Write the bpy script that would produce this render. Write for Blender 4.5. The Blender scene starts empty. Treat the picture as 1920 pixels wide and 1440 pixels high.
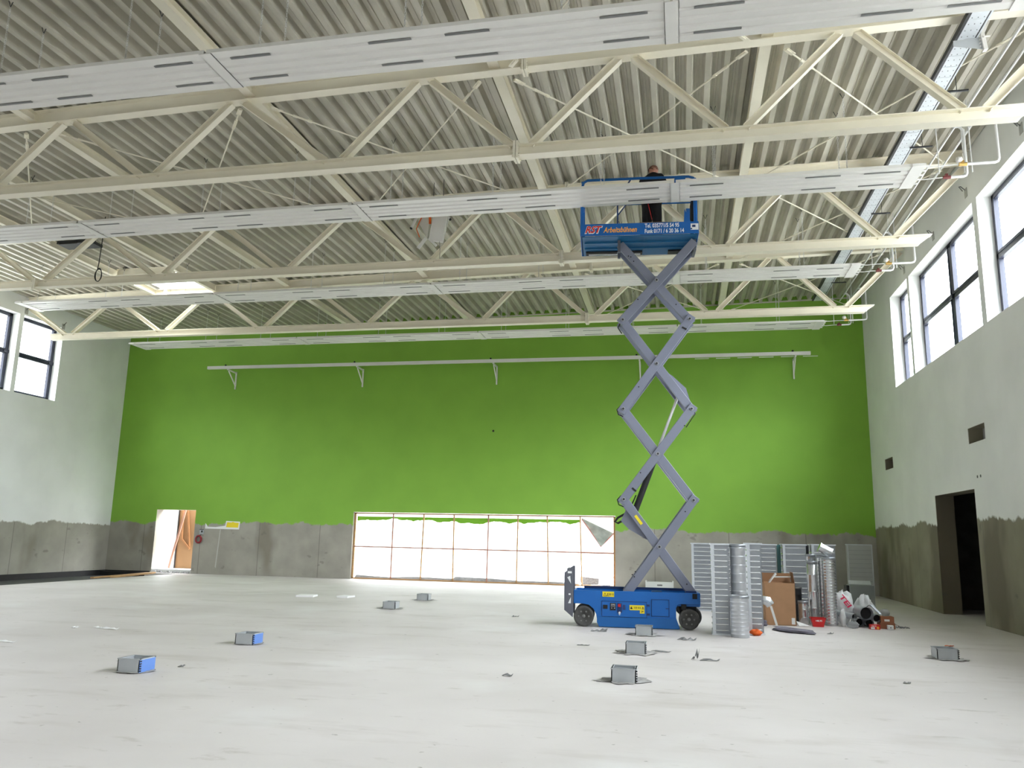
import bpy, bmesh, math, random
from mathutils import Vector, Matrix
random.seed(7)
S = bpy.context.scene
COL = S.collection
R = math.radians
# ------------------------------------------------------------------ camera
F_PX, PITCH, YAW, ROLL = 1509.51, 0.1883, 0.2076, 0.0208
fw = Vector((-math.sin(YAW)*math.cos(PITCH), math.cos(YAW)*math.cos(PITCH), math.sin(PITCH)))
r0 = Vector((math.cos(YAW), math.sin(YAW), 0)); u0 = r0.cross(fw)
cr = math.cos(ROLL)*r0 + math.sin(ROLL)*u0
cu = -math.sin(ROLL)*r0 + math.cos(ROLL)*u0
cd = bpy.data.cameras.new('camera'); cam = bpy.data.objects.new('camera', cd); COL.objects.link(cam)
m = Matrix.Identity(4)
for i in range(3):
    m[i][0], m[i][1], m[i][2] = cr[i], cu[i], -fw[i]
m[2][3] = 1.7
cam.matrix_world = m
cd.sensor_width = 36; cd.lens = F_PX/1920*36; cd.clip_start = .05; cd.clip_end = 400
S.camera = cam
# ------------------------------------------------------------------ sky (overcast) and exposure
SKY = 22.5
W = bpy.data.worlds.new('overcast_sky'); S.world = W; W.use_nodes = True
nt = W.node_tree; nt.nodes.clear()
wo = nt.nodes.new('ShaderNodeOutputWorld'); bg = nt.nodes.new('ShaderNodeBackground')
tc = nt.nodes.new('ShaderNodeTexCoord'); sx = nt.nodes.new('ShaderNodeSeparateXYZ'); rp = nt.nodes.new('ShaderNodeValToRGB')
nt.links.new(tc.outputs['Generated'], sx.inputs[0]); nt.links.new(sx.outputs['Z'], rp.inputs[0])
re = rp.color_ramp.elements      # sky darkened near the horizon to steer window light downwards, bright cloud above
re[0].position = 0.0; re[0].color = (.085, .09, .09, 1)
re[1].position = .42; re[1].color = (.93, .96, 1, 1)
for p_, c_ in ((.06, .10), (.14, .34), (.24, .78)):
    e = re.new(p_); e.color = (c_*.94, c_*.97, c_, 1)
az = nt.nodes.new('ShaderNodeMapRange'); az.inputs['From Min'].default_value = -1; az.inputs['From Max'].default_value = 1
az.inputs['To Min'].default_value = .22; az.inputs['To Max'].default_value = 1.0; nt.links.new(sx.outputs['X'], az.inputs['Value'])
ml = nt.nodes.new('ShaderNodeMath'); ml.operation = 'MULTIPLY'; ml.inputs[1].default_value = SKY; nt.links.new(az.outputs[0], ml.inputs[0])
nt.links.new(rp.outputs[0], bg.inputs[0]); nt.links.new(ml.outputs[0], bg.inputs[1])
nt.links.new(bg.outputs[0], wo.inputs[0])
S.view_settings.view_transform = 'Standard'; S.view_settings.look = 'None'
S.view_settings.gamma = 1; S.view_settings.use_curve_mapping = False
S.view_settings.exposure = 0.87
S.cycles.max_bounces = 10; S.cycles.diffuse_bounces = 7; S.cycles.transparent_max_bounces = 12
S.cycles.use_denoising = True; S.cycles.sample_clamp_indirect = 6
# room numbers (metres; camera stands at x=0, y=0)
XL, XR, YB, YF, ZT = -23.383, 6.543, 30.07, -7.0, 11.6
def zdeck(x): return 10.42 + .018*x          # underside of the roof deck rises towards the right wall
def ztc(x): return zdeck(x) - .295
YT = (13.09, 18.72, 24.34)                    # the three trusses
wt = .45
TRH = .3                                      # window reveal
WIN = [(24.24, 26.19), (18.77, 24.05), (13.25, 18.5), (7.7, 12.98), (2.2, 7.45), (-3.3, 1.95)]
WZ = (6.47, 9.33)
for side, ws in ((1, WIN), (-1, WIN)):
    for (a, b) in ws:   # sampling portals in the window openings: they give off no light of their own
        L = bpy.data.lights.new('window_portal', 'AREA'); L.shape = 'RECTANGLE'; L.size = WZ[1]-WZ[0]; L.size_y = b-a
        L.cycles.is_portal = True
        o = bpy.data.objects.new('window_portal', L); COL.objects.link(o)
        o.location = ((XR+.42) if side > 0 else (XL-.42), (a+b)/2, sum(WZ)/2)
        o.rotation_euler = (0, R(90)*side, 0)
for loc, sy, sz in (((-7.4, YB+.42, 1.27), 10.2, 2.5), ((-20.35, YB+.42, 1.27), 1.8, 2.5)):
    L = bpy.data.lights.new('opening_portal', 'AREA'); L.shape = 'RECTANGLE'; L.size = sy; L.size_y = sz; L.cycles.is_portal = True
    o = bpy.data.objects.new('opening_portal', L); COL.objects.link(o); o.location = loc; o.rotation_euler = (R(-90), 0, 0)
L = bpy.data.lights.new('skylight_portal', 'AREA'); L.shape = 'RECTANGLE'; L.size = 2.0; L.size_y = 1.9; L.cycles.is_portal = True
o = bpy.data.objects.new('skylight_portal', L); COL.objects.link(o); o.location = (-16.97, 23.25, 10.75)

# ------------------------------------------------------------------ materials
def mat(name, col, rough=.6, metal=0.0, var=0.0, scale=3.0, bump=0.0, spec=.5, stretch=(1, 1, 1), bscale=None):
    M = bpy.data.materials.new(name); M.use_nodes = True
    n = M.node_tree.nodes; l = M.node_tree.links; b = n['Principled BSDF']
    b.inputs['Base Color'].default_value = (*col, 1); b.inputs['Roughness'].default_value = rough
    b.inputs['Metallic'].default_value = metal; b.inputs['Specular IOR Level'].default_value = spec
    t = n.new('ShaderNodeTexCoord'); mp = n.new('ShaderNodeMapping'); mp.inputs['Scale'].default_value = stretch
    l.new(t.outputs['Object'], mp.inputs[0])
    nz = n.new('ShaderNodeTexNoise'); nz.inputs['Scale'].default_value = scale; nz.inputs['Detail'].default_value = 5
    l.new(mp.outputs[0], nz.inputs['Vector'])
    cr_ = n.new('ShaderNodeValToRGB')
    v = max(var, .02)
    cr_.color_ramp.elements[0].position = .3; cr_.color_ramp.elements[1].position = .7
    cr_.color_ramp.elements[0].color = (*[max(0, c*(1-v)) for c in col], 1)
    cr_.color_ramp.elements[1].color = (*[min(1, c*(1+v)) for c in col], 1)
    l.new(nz.outputs['Fac'], cr_.inputs[0]); l.new(cr_.outputs[0], b.inputs['Base Color'])
    if bump:
        bp = n.new('ShaderNodeBump'); bp.inputs['Strength'].default_value = bump; bp.inputs['Distance'].default_value = .02
        n2 = n.new('ShaderNodeTexNoise'); n2.inputs['Scale'].default_value = bscale or scale*6
        l.new(mp.outputs[0], n2.inputs['Vector']); l.new(n2.outputs['Fac'], bp.inputs['Height']); l.new(bp.outputs[0], b.inputs['Normal'])
    return M
class NG:
    """small helper to chain nodes of a material"""
    def __init__(s, name, rough=.8):
        s.M = bpy.data.materials.new(name); s.M.use_nodes = True; s.n = s.M.node_tree.nodes; s.l = s.M.node_tree.links
        s.b = s.n['Principled BSDF']; s.b.inputs['Roughness'].default_value = rough
        g = s.n.new('ShaderNodeNewGeometry'); s.pos = g.outputs['Position']
        x = s.n.new('ShaderNodeSeparateXYZ'); s.l.new(s.pos, x.inputs[0]); s.x, s.y, s.z = x.outputs
    def val(s, sock, v):
        if isinstance(v, (int, float)): sock.default_value = v
        elif isinstance(v, tuple): sock.default_value = (*v, 1) if len(v) == 3 else v
        else: s.l.new(v, sock)
    def math(s, op, a, b=0.0, c=None, clamp=False):
        k = s.n.new('ShaderNodeMath'); k.operation = op; k.use_clamp = clamp
        s.val(k.inputs[0], a); s.val(k.inputs[1], b)
        if c is not None: s.val(k.inputs[2], c)
        return k.outputs[0]
    def noise(s, scale, detail=4, stretch=(1, 1, 1), off=(0, 0, 0), rough=.5):
        mp = s.n.new('ShaderNodeMapping'); mp.inputs['Scale'].default_value = stretch; mp.inputs['Location'].default_value = off
        s.l.new(s.pos, mp.inputs[0]); k = s.n.new('ShaderNodeTexNoise'); k.inputs['Scale'].default_value = scale
        k.inputs['Detail'].default_value = detail; k.inputs['Roughness'].default_value = rough; s.l.new(mp.outputs[0], k.inputs['Vector'])
        return k.outputs['Fac']
    def step(s, v, a, b):
        k = s.n.new('ShaderNodeMapRange'); k.inputs['From Min'].default_value = a; k.inputs['From Max'].default_value = b
        s.val(k.inputs['Value'], v); return k.outputs[0]
    def mix(s, f, a, b):
        k = s.n.new('ShaderNodeMix'); k.data_type = 'RGBA'; s.val(k.inputs[0], f); s.val(k.inputs[6], a); s.val(k.inputs[7], b)
        return k.outputs[2]
    def out(s, c): s.l.new(c, s.b.inputs['Base Color']) if not isinstance(c, tuple) else s.val(s.b.inputs['Base Color'], c)
    def bump(s, h, strength=.3, dist=.01):
        k = s.n.new('ShaderNodeBump'); k.inputs['Strength'].default_value = strength; k.inputs['Distance'].default_value = dist
        s.l.new(h, k.inputs['Height']); s.l.new(k.outputs[0], s.b.inputs['Normal'])

def wall_mat(name, paint, T, along, base=(.36, .345, .30), stain=.55, bare=None, sth=.56):
    """paint above a ragged line at height T, bare stained concrete below"""
    g = NG(name, .75)
    ax = g.x if along == 'x' else g.y
    c = g.mix(g.step(g.noise(1.3, 6), .3, .7), tuple(v*.86 for v in base), tuple(min(1, v*1.12) for v in base))
    c = g.mix(g.math('MULTIPLY', g.step(g.noise(.55, 3, (1, 1, .45), (3, 5, 1)), sth, sth+.10), stain), c, (.15, .125, .085))
    # blotches of wet / old formwork marks
    c = g.mix(g.math('MULTIPLY', g.step(g.noise(2.2, 2, (1, 1, 1.6), (9, 2, 4)), .67, .74), .45), c, (.13, .12, .10))
    # vertical panel joints
    fr = g.math('FRACT', g.math('ADD', g.math('MULTIPLY', ax, 1/2.6), .37))
    jt = g.math('MULTIPLY', g.math('LESS_THAN', fr, .011), .55)
    c = g.mix(jt, c, (.12, .11, .10))
    line = g.math('ADD', g.math('MULTIPLY', g.math('SUBTRACT', g.noise(.9, 3, (1, 1, 0), (1, 7, 2)), .5), .55),
                  g.math('MULTIPLY', g.math('SUBTRACT', g.noise(7.0, 5, (1, 1, .6), (4, 1, 2)), .5), .22))
    hz = g.math('ADD', g.z, line)
    p = g.mix(g.step(g.noise(.8, 3), .35, .65), tuple(v*.96 for v in paint), tuple(min(1, v*1.03) for v in paint))
    f = g.step(hz, T-.02, T+.035)
    if bare == 'y': f = g.math('MULTIPLY', f, g.math('LESS_THAN', g.y, YB+.012))
    if bare == 'x': f = g.math('MULTIPLY', f, g.math('MAXIMUM', g.math('LESS_THAN', g.x, XR+.012), g.math('GREATER_THAN', g.z, 5.0)))
    g.out(g.mix(f, c, p))
    g.bump(g.noise(18, 4), .12)
    return g.M
M_green = wall_mat('green_paint_over_concrete', (.235, .465, .055), 2.03, 'x', bare='y')
M_wleft = wall_mat('white_paint_left', (.85, .865, .865), 1.9, 'y')
M_wright = wall_mat('white_paint_right', (.80, .81, .79), 2.28, 'y', base=(.25, .23, .165), stain=.9, bare='x', sth=.52)
M_white = mat('white_plaster', (.72, .73, .71), .8, var=.02)
g = NG('screed_floor', .55)
c = g.mix(g.step(g.noise(.35, 6, (1, 1, 1)), .35, .68), (.58, .545, .53), (.69, .655, .645))
c = g.mix(g.math('MULTIPLY', g.step(g.noise(.8, 6, (.5, 1.6, 1), (3, 3, 0), .6), .55, .70), .6), c, (.47, .43, .40))
c = g.mix(g.math('MULTIPLY', g.step(g.noise(2.6, 8, (.6, 1.4, 1), (8, 1, 0), .65), .60, .70), .6), c, (.40, .365, .33))
c = g.mix(g.math('MULTIPLY', g.step(g.noise(.5, 4, (1, 1, 1), (1, 9, 0)), .58, .72), .5), c, (.74, .735, .73))
c = g.mix(g.math('MULTIPLY', g.step(g.noise(9, 2, (1, 1, 1), (5, 5, 0)), .72, .76), .6), c, (.22, .20, .18))
g.out(c); g.bump(g.noise(25, 5), .08)
M_floor = g.M
M_deck = mat('galvanised_deck', (.53, .505, .43), .5, metal=.1, var=.10, scale=1.2)
M_steel = mat('cream_steel_paint', (.87, .82, .69), .45, var=.02)
M_panel = mat('white_panel', (.80, .785, .76), .4, var=.01)
M_slot = mat('grey_slot', (.20, .20, .20), .7)
M_bead = mat('bead_glint', (.86, .88, .90), .2, metal=.6)  # same galvanised sheet, coloured brighter to imitate glints along the beads
M_galv = mat('galvanised_sheet', (.34, .36, .39), .42, metal=.7, var=.04, scale=6)
M_galv2 = mat('spiral_duct_metal', (.66, .68, .70), .26, metal=.85, var=.05, scale=8)
M_tray = mat('zinc_tray', (.62, .65, .69), .5, metal=.35, var=.06)
M_pipe = mat('steel_pipe', (.80, .80, .80), .35, metal=.4)
M_brass = mat('brass', (.70, .45, .15), .35, metal=.9)
M_black = mat('black_rubber', (.012, .012, .013), .7)
M_dark = mat('dark_metal', (.045, .046, .052), .5, metal=.3)
M_frame = mat('anthracite_frame', (.030, .034, .058), .4, metal=.1)
M_blue = mat('blue_machine_paint', (.004, .120, .44), .38, var=.05, scale=2)
M_bluedk = mat('dark_blue_paint', (.006, .03, .13), .45)
M_arm = mat('grey_arm_paint', (.205, .218, .285), .45, metal=.15, var=.05, scale=2)
M_armdk = mat('ladder_grey', (.125, .13, .16), .5, metal=.2, var=.08)
M_pin = mat('zinc_pin', (.42, .43, .45), .35, metal=.6)
M_round = mat('round_duct_metal', (.58, .60, .63), .35, metal=.6, var=.04)
M_tyre = mat('tyre_grey', (.075, .073, .070), .85, var=.2, scale=12)
M_hub = mat('hub_grey', (.16, .16, .155), .6, var=.2, scale=12)
M_yel = mat('yellow_sticker', (.85, .68, .02), .5)
M_redp = mat('red_print', (.70, .025, .012), .5)
M_redv = mat('dark_red_valve', (.16, .03, .03), .5)
M_org = mat('orange_print', (.95, .42, .05), .5)
M_wht = mat('white_print', (.85, .87, .88), .5)
M_card = mat('cardboard', (.42, .235, .125), .85, var=.06, scale=5)
M_cardd = mat('cardboard_inside', (.27, .14, .07), .9)
M_pvc = mat('grey_pipe_plastic', (.36, .38, .40), .35)
M_bag = mat('white_plastic_bag', (.72, .73, .74), .35, var=.05, scale=6, bump=.6, bscale=14)
M_red = mat('red_plastic', (.62, .012, .014), .35)
M_wood = mat('raw_timber', (.50, .30, .14), .75, var=.15, scale=4, stretch=(1, 1, 8))
M_woodp = mat('pinkish_timber', (.42, .22, .16), .75, var=.12, scale=4)
M_board = mat('tan_board', (.30, .17, .08), .8, var=.05)
M_mem = mat('bitumen_membrane', (.012, .012, .013), .6, var=.2)
M_memg = mat('grey_membrane', (.075, .08, .085), .6, var=.3, scale=5)
M_bluefilm = mat('blue_film_steel', (.12, .24, .60), .4)
M_box = mat('floor_box_steel', (.46, .48, .50), .5, metal=.1, var=.06)
M_collar = mat('ragged_collar', (.36, .35, .34), .9, var=.4, scale=14)
M_skin = mat('skin', (.50, .24, .17), .55)
M_hair = mat('short_hair', (.20, .095, .065), .8)
M_cloth = mat('black_cloth', (.010, .010, .012), .9)
M_rag = mat('grey_cloth', (.17, .16, .20), .95, var=.35, scale=9)
M_foam = mat('white_foam', (.85, .85, .85), .7)
M_scrap = mat('dark_scrap', (.22, .22, .22), .7, metal=.3, var=.3, scale=20)
M_orange = mat('orange_fabric', (.75, .12, .01), .7)
M_ground = mat('outside_gravel', (.50, .49, .46), .9, var=.15, scale=2)
M_teal = mat('greenish_film', (.10, .24, .24), .35, metal=.3)
# glass: clear pane with a faint reflection
def glass_mat(name, tint, amount, rough=0.02):
    M = bpy.data.materials.new(name); M.use_nodes = True; n = M.node_tree.nodes; l = M.node_tree.links
    n.remove(n['Principled BSDF']); o = n['Material Output']
    a = n.new('ShaderNodeBsdfTransparent'); a.inputs[0].default_value = (*tint, 1)
    b = n.new('ShaderNodeBsdfGlossy'); b.inputs['Roughness'].default_value = rough
    mx = n.new('ShaderNodeMixShader'); mx.inputs[0].default_value = amount
    l.new(a.outputs[0], mx.inputs[1]); l.new(b.outputs[0], mx.inputs[2]); l.new(mx.outputs[0], o.inputs['Surface'])
    return M
M_glass = glass_mat('window_glass', (.93, .95, .95), .06)
def film_mat(name, col, tr):
    M = bpy.data.materials.new(name); M.use_nodes = True; n = M.node_tree.nodes; l = M.node_tree.links
    n.remove(n['Principled BSDF']); o = n['Material Output']
    g1 = n.new('ShaderNodeNewGeometry'); sp = n.new('ShaderNodeSeparateXYZ'); l.new(g1.outputs['Position'], sp.inputs[0])
    nz = n.new('ShaderNodeTexNoise'); nz.inputs['Scale'].default_value = 1.6; nz.inputs['Detail'].default_value = 5
    mpn = n.new('ShaderNodeMapping'); mpn.inputs['Scale'].default_value = (1, 1, .3); l.new(g1.outputs['Position'], mpn.inputs[0]); l.new(mpn.outputs[0], nz.inputs['Vector'])
    a1 = n.new('ShaderNodeMath'); a1.operation = 'MULTIPLY_ADD'; a1.inputs[1].default_value = .42; a1.inputs[2].default_value = -.21; l.new(nz.outputs['Fac'], a1.inputs[0])
    a2 = n.new('ShaderNodeMath'); a2.operation = 'ADD'; l.new(sp.outputs['Z'], a2.inputs[0]); l.new(a1.outputs[0], a2.inputs[1])
    a3 = n.new('ShaderNodeMath'); a3.operation = 'GREATER_THAN'; a3.inputs[1].default_value = 2.24; l.new(a2.outputs[0], a3.inputs[0])
    a4 = n.new('ShaderNodeMath'); a4.operation = 'LESS_THAN'; a4.inputs[1].default_value = 2.40; l.new(sp.outputs['Z'], a4.inputs[0])
    a5 = n.new('ShaderNodeMath'); a5.operation = 'MULTIPLY'; l.new(a3.outputs[0], a5.inputs[0]); l.new(a4.outputs[0], a5.inputs[1])
    a6 = n.new('ShaderNodeMath'); a6.operation = 'MULTIPLY_ADD'; a6.inputs[1].default_value = .55; a6.inputs[2].default_value = .4; l.new(a5.outputs[0], a6.inputs[0])
    cm = n.new('ShaderNodeMix'); cm.data_type = 'RGBA'; cm.inputs[6].default_value = (*col, 1); cm.inputs[7].default_value = (.13, .30, .03, 1)
    l.new(a5.outputs[0], cm.inputs[0])
    t = n.new('ShaderNodeBsdfTranslucent'); d = n.new('ShaderNodeBsdfDiffuse'); p = n.new('ShaderNodeBsdfTransparent')
    l.new(cm.outputs[2], t.inputs[0]); l.new(cm.outputs[2], d.inputs[0])
    m1 = n.new('ShaderNodeMixShader'); l.new(a6.outputs[0], m1.inputs[0]); l.new(t.outputs[0], m1.inputs[1]); l.new(d.outputs[0], m1.inputs[2])
    m2 = n.new('ShaderNodeMixShader'); l.new(m1.outputs[0], m2.inputs[1]); l.new(p.outputs[0], m2.inputs[2])
    f = n.new('ShaderNodeMath'); f.operation = 'MULTIPLY_ADD'; f.inputs[1].default_value = -tr; f.inputs[2].default_value = tr
    l.new(a5.outputs[0], f.inputs[0]); l.new(f.outputs[0], m2.inputs[0]); l.new(m2.outputs[0], o.inputs['Surface'])
    return M
M_film = film_mat('translucent_sheeting', (.60, .61, .62), .02)
M_clear = film_mat('clear_bag', (.55, .57, .58), .35)

# ------------------------------------------------------------------ mesh builder
class MB:
    def __init__(s): s.v = []; s.f = []; s.mi = []; s.cur = 0; s.sm = []; s.smooth = False
    def add(s, vs, fs):
        o = len(s.v); s.v += [tuple(v) for v in vs]
        for f in fs: s.f.append([o+i for i in f]); s.mi.append(s.cur); s.sm.append(s.smooth)
    def box(s, x0, x1, y0, y1, z0, z1):
        s.add([(x, y, z) for x in (x0, x1) for y in (y0, y1) for z in (z0, z1)],
              [(0, 1, 3, 2), (4, 6, 7, 5), (0, 4, 5, 1), (2, 3, 7, 6), (0, 2, 6, 4), (1, 5, 7, 3)])
    def frame(s, p, q, up):
        p, q, up = Vector(p), Vector(q), Vector(up); d = (q-p).normalized(); sd = d.cross(up)
        if sd.length < 1e-6: sd = d.cross(Vector((1, 0, 0)))
        sd.normalize(); return p, q, d, sd, sd.cross(d)
    def bar(s, p, q, w, h, up=(0, 0, 1), ow=0, oh=0):
        """rectangular bar, w across, h along up"""
        p, q, d, sd, u = s.frame(p, q, up); vs = []
        for e in (p, q):
            for a, b in ((-1, -1), (1, -1), (1, 1), (-1, 1)): vs.append(e+sd*(ow+a*w/2)+u*(oh+b*h/2))
        s.add(vs, [(3, 2, 1, 0), (4, 5, 6, 7), (0, 1, 5, 4), (1, 2, 6, 5), (2, 3, 7, 6), (3, 0, 4, 7)])
    def ibeam(s, p, q, h, w, up=(0, 0, 1), tf=.014, tw=.01):
        s.bar(p, q, w, tf, up, 0, h/2-tf/2); s.bar(p, q, w, tf, up, 0, -h/2+tf/2); s.bar(p, q, tw, h-2*tf, up)
    def tube(s, pts, r, n=8, cap=True, close=False):
        pts = [Vector(p) for p in pts]; N = len(pts); rs = r if isinstance(r, (list, tuple)) else [r]*N
        up = Vector((0, 0, 1)); vs = []; prev = None
        for i, p in enumerate(pts):
            if close: d = pts[(i+1) % N]-pts[i-1]
            else: d = (pts[min(i+1, N-1)]-pts[max(i-1, 0)])
            d.normalize()
            if prev is None:
                a = d.cross(up)
                if a.length < .05: a = d.cross(Vector((1, 0, 0)))
            else: a = prev - d*prev.dot(d)
            a.normalize(); prev = a; b = d.cross(a)
            vs += [p+(a*math.cos(t)+b*math.sin(t))*rs[i] for t in [2*math.pi*k/n for k in range(n)]]
        fs = []
        for i in range(N if close else N-1):
            j = (i+1) % N
            fs += [(i*n+k, i*n+(k+1) % n, j*n+(k+1) % n, j*n+k) for k in range(n)]
        sm = s.smooth; s.smooth = True; s.add(vs, fs); s.smooth = False
        if cap and not close: s.add(vs[:n], [tuple(range(n))[::-1]]); s.add(vs[-n:], [tuple(range(n))])
        s.smooth = sm
    def cyl(s, p, q, r, n=16, cap=True): s.tube([p, q], r, n, cap)
    def lathe(s, prof, n=24, c=(0, 0, 0), axis='z', cap=False):
        vs = []
        for (r, z) in prof:
            for k in range(n):
                a = 2*math.pi*k/n; x, y = r*math.cos(a), r*math.sin(a)
                v = {'z': (x, y, z), 'y': (x, z, y), 'x': (z, x, y)}[axis]; vs.append((v[0]+c[0], v[1]+c[1], v[2]+c[2]))
        fs = [(i*n+k, i*n+(k+1) % n, (i+1)*n+(k+1) % n, (i+1)*n+k) for i in range(len(prof)-1) for k in range(n)]
        sm = s.smooth; s.smooth = True; s.add(vs, fs); s.smooth = sm
        if cap: s.add(vs[:n], [tuple(range(n))]); s.add(vs[-n:], [tuple(range(n))])
    def prism(s, poly, axis, a, b):
        """poly in the two other axes; axis 'x','y','z'"""
        def P(u, v, t): return {'x': (t, u, v), 'y': (u, t, v), 'z': (u, v, t)}[axis]
        n = len(poly); vs = [P(u, v, a) for u, v in poly]+[P(u, v, b) for u, v in poly]
        s.add(vs, [tuple(range(n))[::-1], tuple(range(n, 2*n))]+[(i, (i+1) % n, n+(i+1) % n, n+i) for i in range(n)])
    def mesh(s, name, mats, smooth=False, fix=True):
        me = bpy.data.meshes.new(name); me.from_pydata(s.v, [], s.f); me.update()
        for mm in (mats if isinstance(mats, (list, tuple)) else [mats]): me.materials.append(mm)
        me.polygons.foreach_set('material_index', s.mi); me.polygons.foreach_set('use_smooth', [bool(x) or smooth for x in s.sm])
        if fix:
            b = bmesh.new(); b.from_mesh(me); bmesh.ops.recalc_face_normals(b, faces=b.faces); b.to_mesh(me); b.free()
        return me
def ob(name, mb, mats, parent=None, loc=(0, 0, 0), rot=(0, 0, 0), bevel=0, smooth=False, fix=True):
    me = mb.mesh(name, mats, smooth, fix) if isinstance(mb, MB) else mb
    o = bpy.data.objects.new(name, me); COL.objects.link(o); o.location = loc; o.rotation_euler = rot
    if parent: o.parent = parent
    if bevel:
        b = o.modifiers.new('bevel', 'BEVEL'); b.width = bevel; b.segments = 2; b.limit_method = 'ANGLE'
    return o
def tag(o, label, cat, group=None, kind=None):
    if label: o['label'] = label
    if cat: o['category'] = cat
    if group: o['group'] = group
    if kind: o['kind'] = kind
    return o
def thing(name, label, cat, loc=(0, 0, 0), rz=0, group=None):
    o = bpy.data.objects.new(name, None); COL.objects.link(o); o.location = loc; o.rotation_euler = (0, 0, rz)
    o.empty_display_size = .2
    return tag(o, label, cat, group)
def copy_tree(o, label=None, loc=None, rz=None, parent=None):
    c = o.copy(); COL.objects.link(c); c.parent = parent
    for ch in list(o.children): copy_tree(ch, parent=c)
    if label: c['label'] = label
    if loc is not None: c.location = loc
    if rz is not None: c.rotation_euler = (0, 0, rz)
    return c
def struct(name, mb, mats, parent=None, **k):
    o = ob(name, mb, mats, parent, **k)
    if not parent: o['kind'] = 'structure'
    return o

# ------------------------------------------------------------------ room shell
def wall(mb, axis, p0, p1, a0, a1, z0, z1, holes):
    """slab between p0,p1 on its thin axis, with rectangular holes (a,b,z,z)"""
    A = sorted({a0, a1, *[h[0] for h in holes], *[h[1] for h in holes]}); Z = sorted({z0, z1, *[h[2] for h in holes], *[h[3] for h in holes]})
    def solid(i, j):
        if i < 0 or j < 0 or i >= len(A)-1 or j >= len(Z)-1: return False
        ca, cz = (A[i]+A[i+1])/2, (Z[j]+Z[j+1])/2
        return not any(h[0] < ca < h[1] and h[2] < cz < h[3] for h in holes)
    def P(t, a, z): return (t, a, z) if axis == 'x' else (a, t, z)
    def Q(*v): mb.add([P(*x) for x in v], [(0, 1, 2, 3)])
    for i in range(len(A)-1):
        for j in range(len(Z)-1):
            if not solid(i, j): continue
            a, b, c, d = A[i], A[i+1], Z[j], Z[j+1]
            for t in (p0, p1): Q((t, a, c), (t, b, c), (t, b, d), (t, a, d))
            if not solid(i-1, j): Q((p0, a, c), (p1, a, c), (p1, a, d), (p0, a, d))
            if not solid(i+1, j): Q((p0, b, c), (p1, b, c), (p1, b, d), (p0, b, d))
            if not solid(i, j-1): Q((p0, a, c), (p1, a, c), (p1, b, c), (p0, b, c))
            if not solid(i, j+1): Q((p0, a, d), (p1, a, d), (p1, b, d), (p0, b, d))
wt = .45
b = MB(); wall(b, 'y', YB, YB+wt, XL-wt, XR+wt, -.3, ZT, [(-21.25, -19.45, -.02, 2.54), (-12.58, -2.36, -.02, 2.56)])
struct('wall_back', b, M_green)
b = MB(); wall(b, 'x', XR, XR+wt, YF, YB, -.3, ZT, [(y0, y1, *WZ) for y0, y1 in WIN]+[(20.17, 23.15, -.02, 3.0), (19.21, 20.28, 4.03, 4.39), (27.16, 28.16, 4.09, 4.44)])
struct('wall_right', b, M_wright)
b = MB(); wall(b, 'x', XL-wt, XL, YF, YB, -.4, ZT, [(y0, y1, *WZ) for y0, y1 in WIN])
struct('wall_left', b, M_wleft)
b = MB(); wall(b, 'y', YF-wt, YF, XL-wt, XR+wt, -.4, ZT, []); struct('wall_front', b, M_white)
b = MB()                                                   # screed, with the unfilled strip along the left wall
b.box(-19.75, XR+9, YF, YB+.9, -.3, 0); b.box(XL-wt, -19.75, 29.75, YB+.9, -.3, 0)
struct('floor', b, M_floor)
b = MB(); b.box(XL-wt, -19.75, YF, 29.75, -.42, -.16); struct('floor_strip', b, M_memg)
b = MB()
b.box(XL-.01+.01, XL+.035, YF, YB, -.16, .05); b.box(XL+.035, -21.3, YB-.035, YB, -.16, .05); b.box(XL+.035, -21.3, 29.74, 29.75, -.16, .004); b.box(XL+.035, -21.3, 29.74, YB-.035, .0, .006)
o = ob('membrane_upstand', b, M_mem); tag(o, 'black bitumen membrane turned up along the foot of the left wall', 'membrane')
b = MB(); b.box(-60, 60, YB+.9, 70, -.5, -.12); b.box(XR+9, 70, -30, YB+.9, -.5, -.12); b.box(-70, XL-wt, -30, YB+.9, -.5, -.12)
struct('ground', b, M_ground)
# unlit corridor behind the right-hand doorway
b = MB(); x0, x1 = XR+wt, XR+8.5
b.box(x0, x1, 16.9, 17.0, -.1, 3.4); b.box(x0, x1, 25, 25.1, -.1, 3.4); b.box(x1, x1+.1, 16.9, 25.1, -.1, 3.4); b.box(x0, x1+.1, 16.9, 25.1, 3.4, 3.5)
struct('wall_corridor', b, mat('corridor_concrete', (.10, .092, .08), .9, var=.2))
b = MB()      # dark inner faces that close the two duct openings
for y0, y1, z0, z1 in ((19.21, 20.28, 4.03, 4.39), (27.16, 28.16, 4.09, 4.44)): b.box(XR+.32, XR+.36, y0-.02, y1+.02, z0-.02, z1+.02)
struct('trim_1', b, mat('opening_back', (.50, .49, .46), .9, var=.2))
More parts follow.
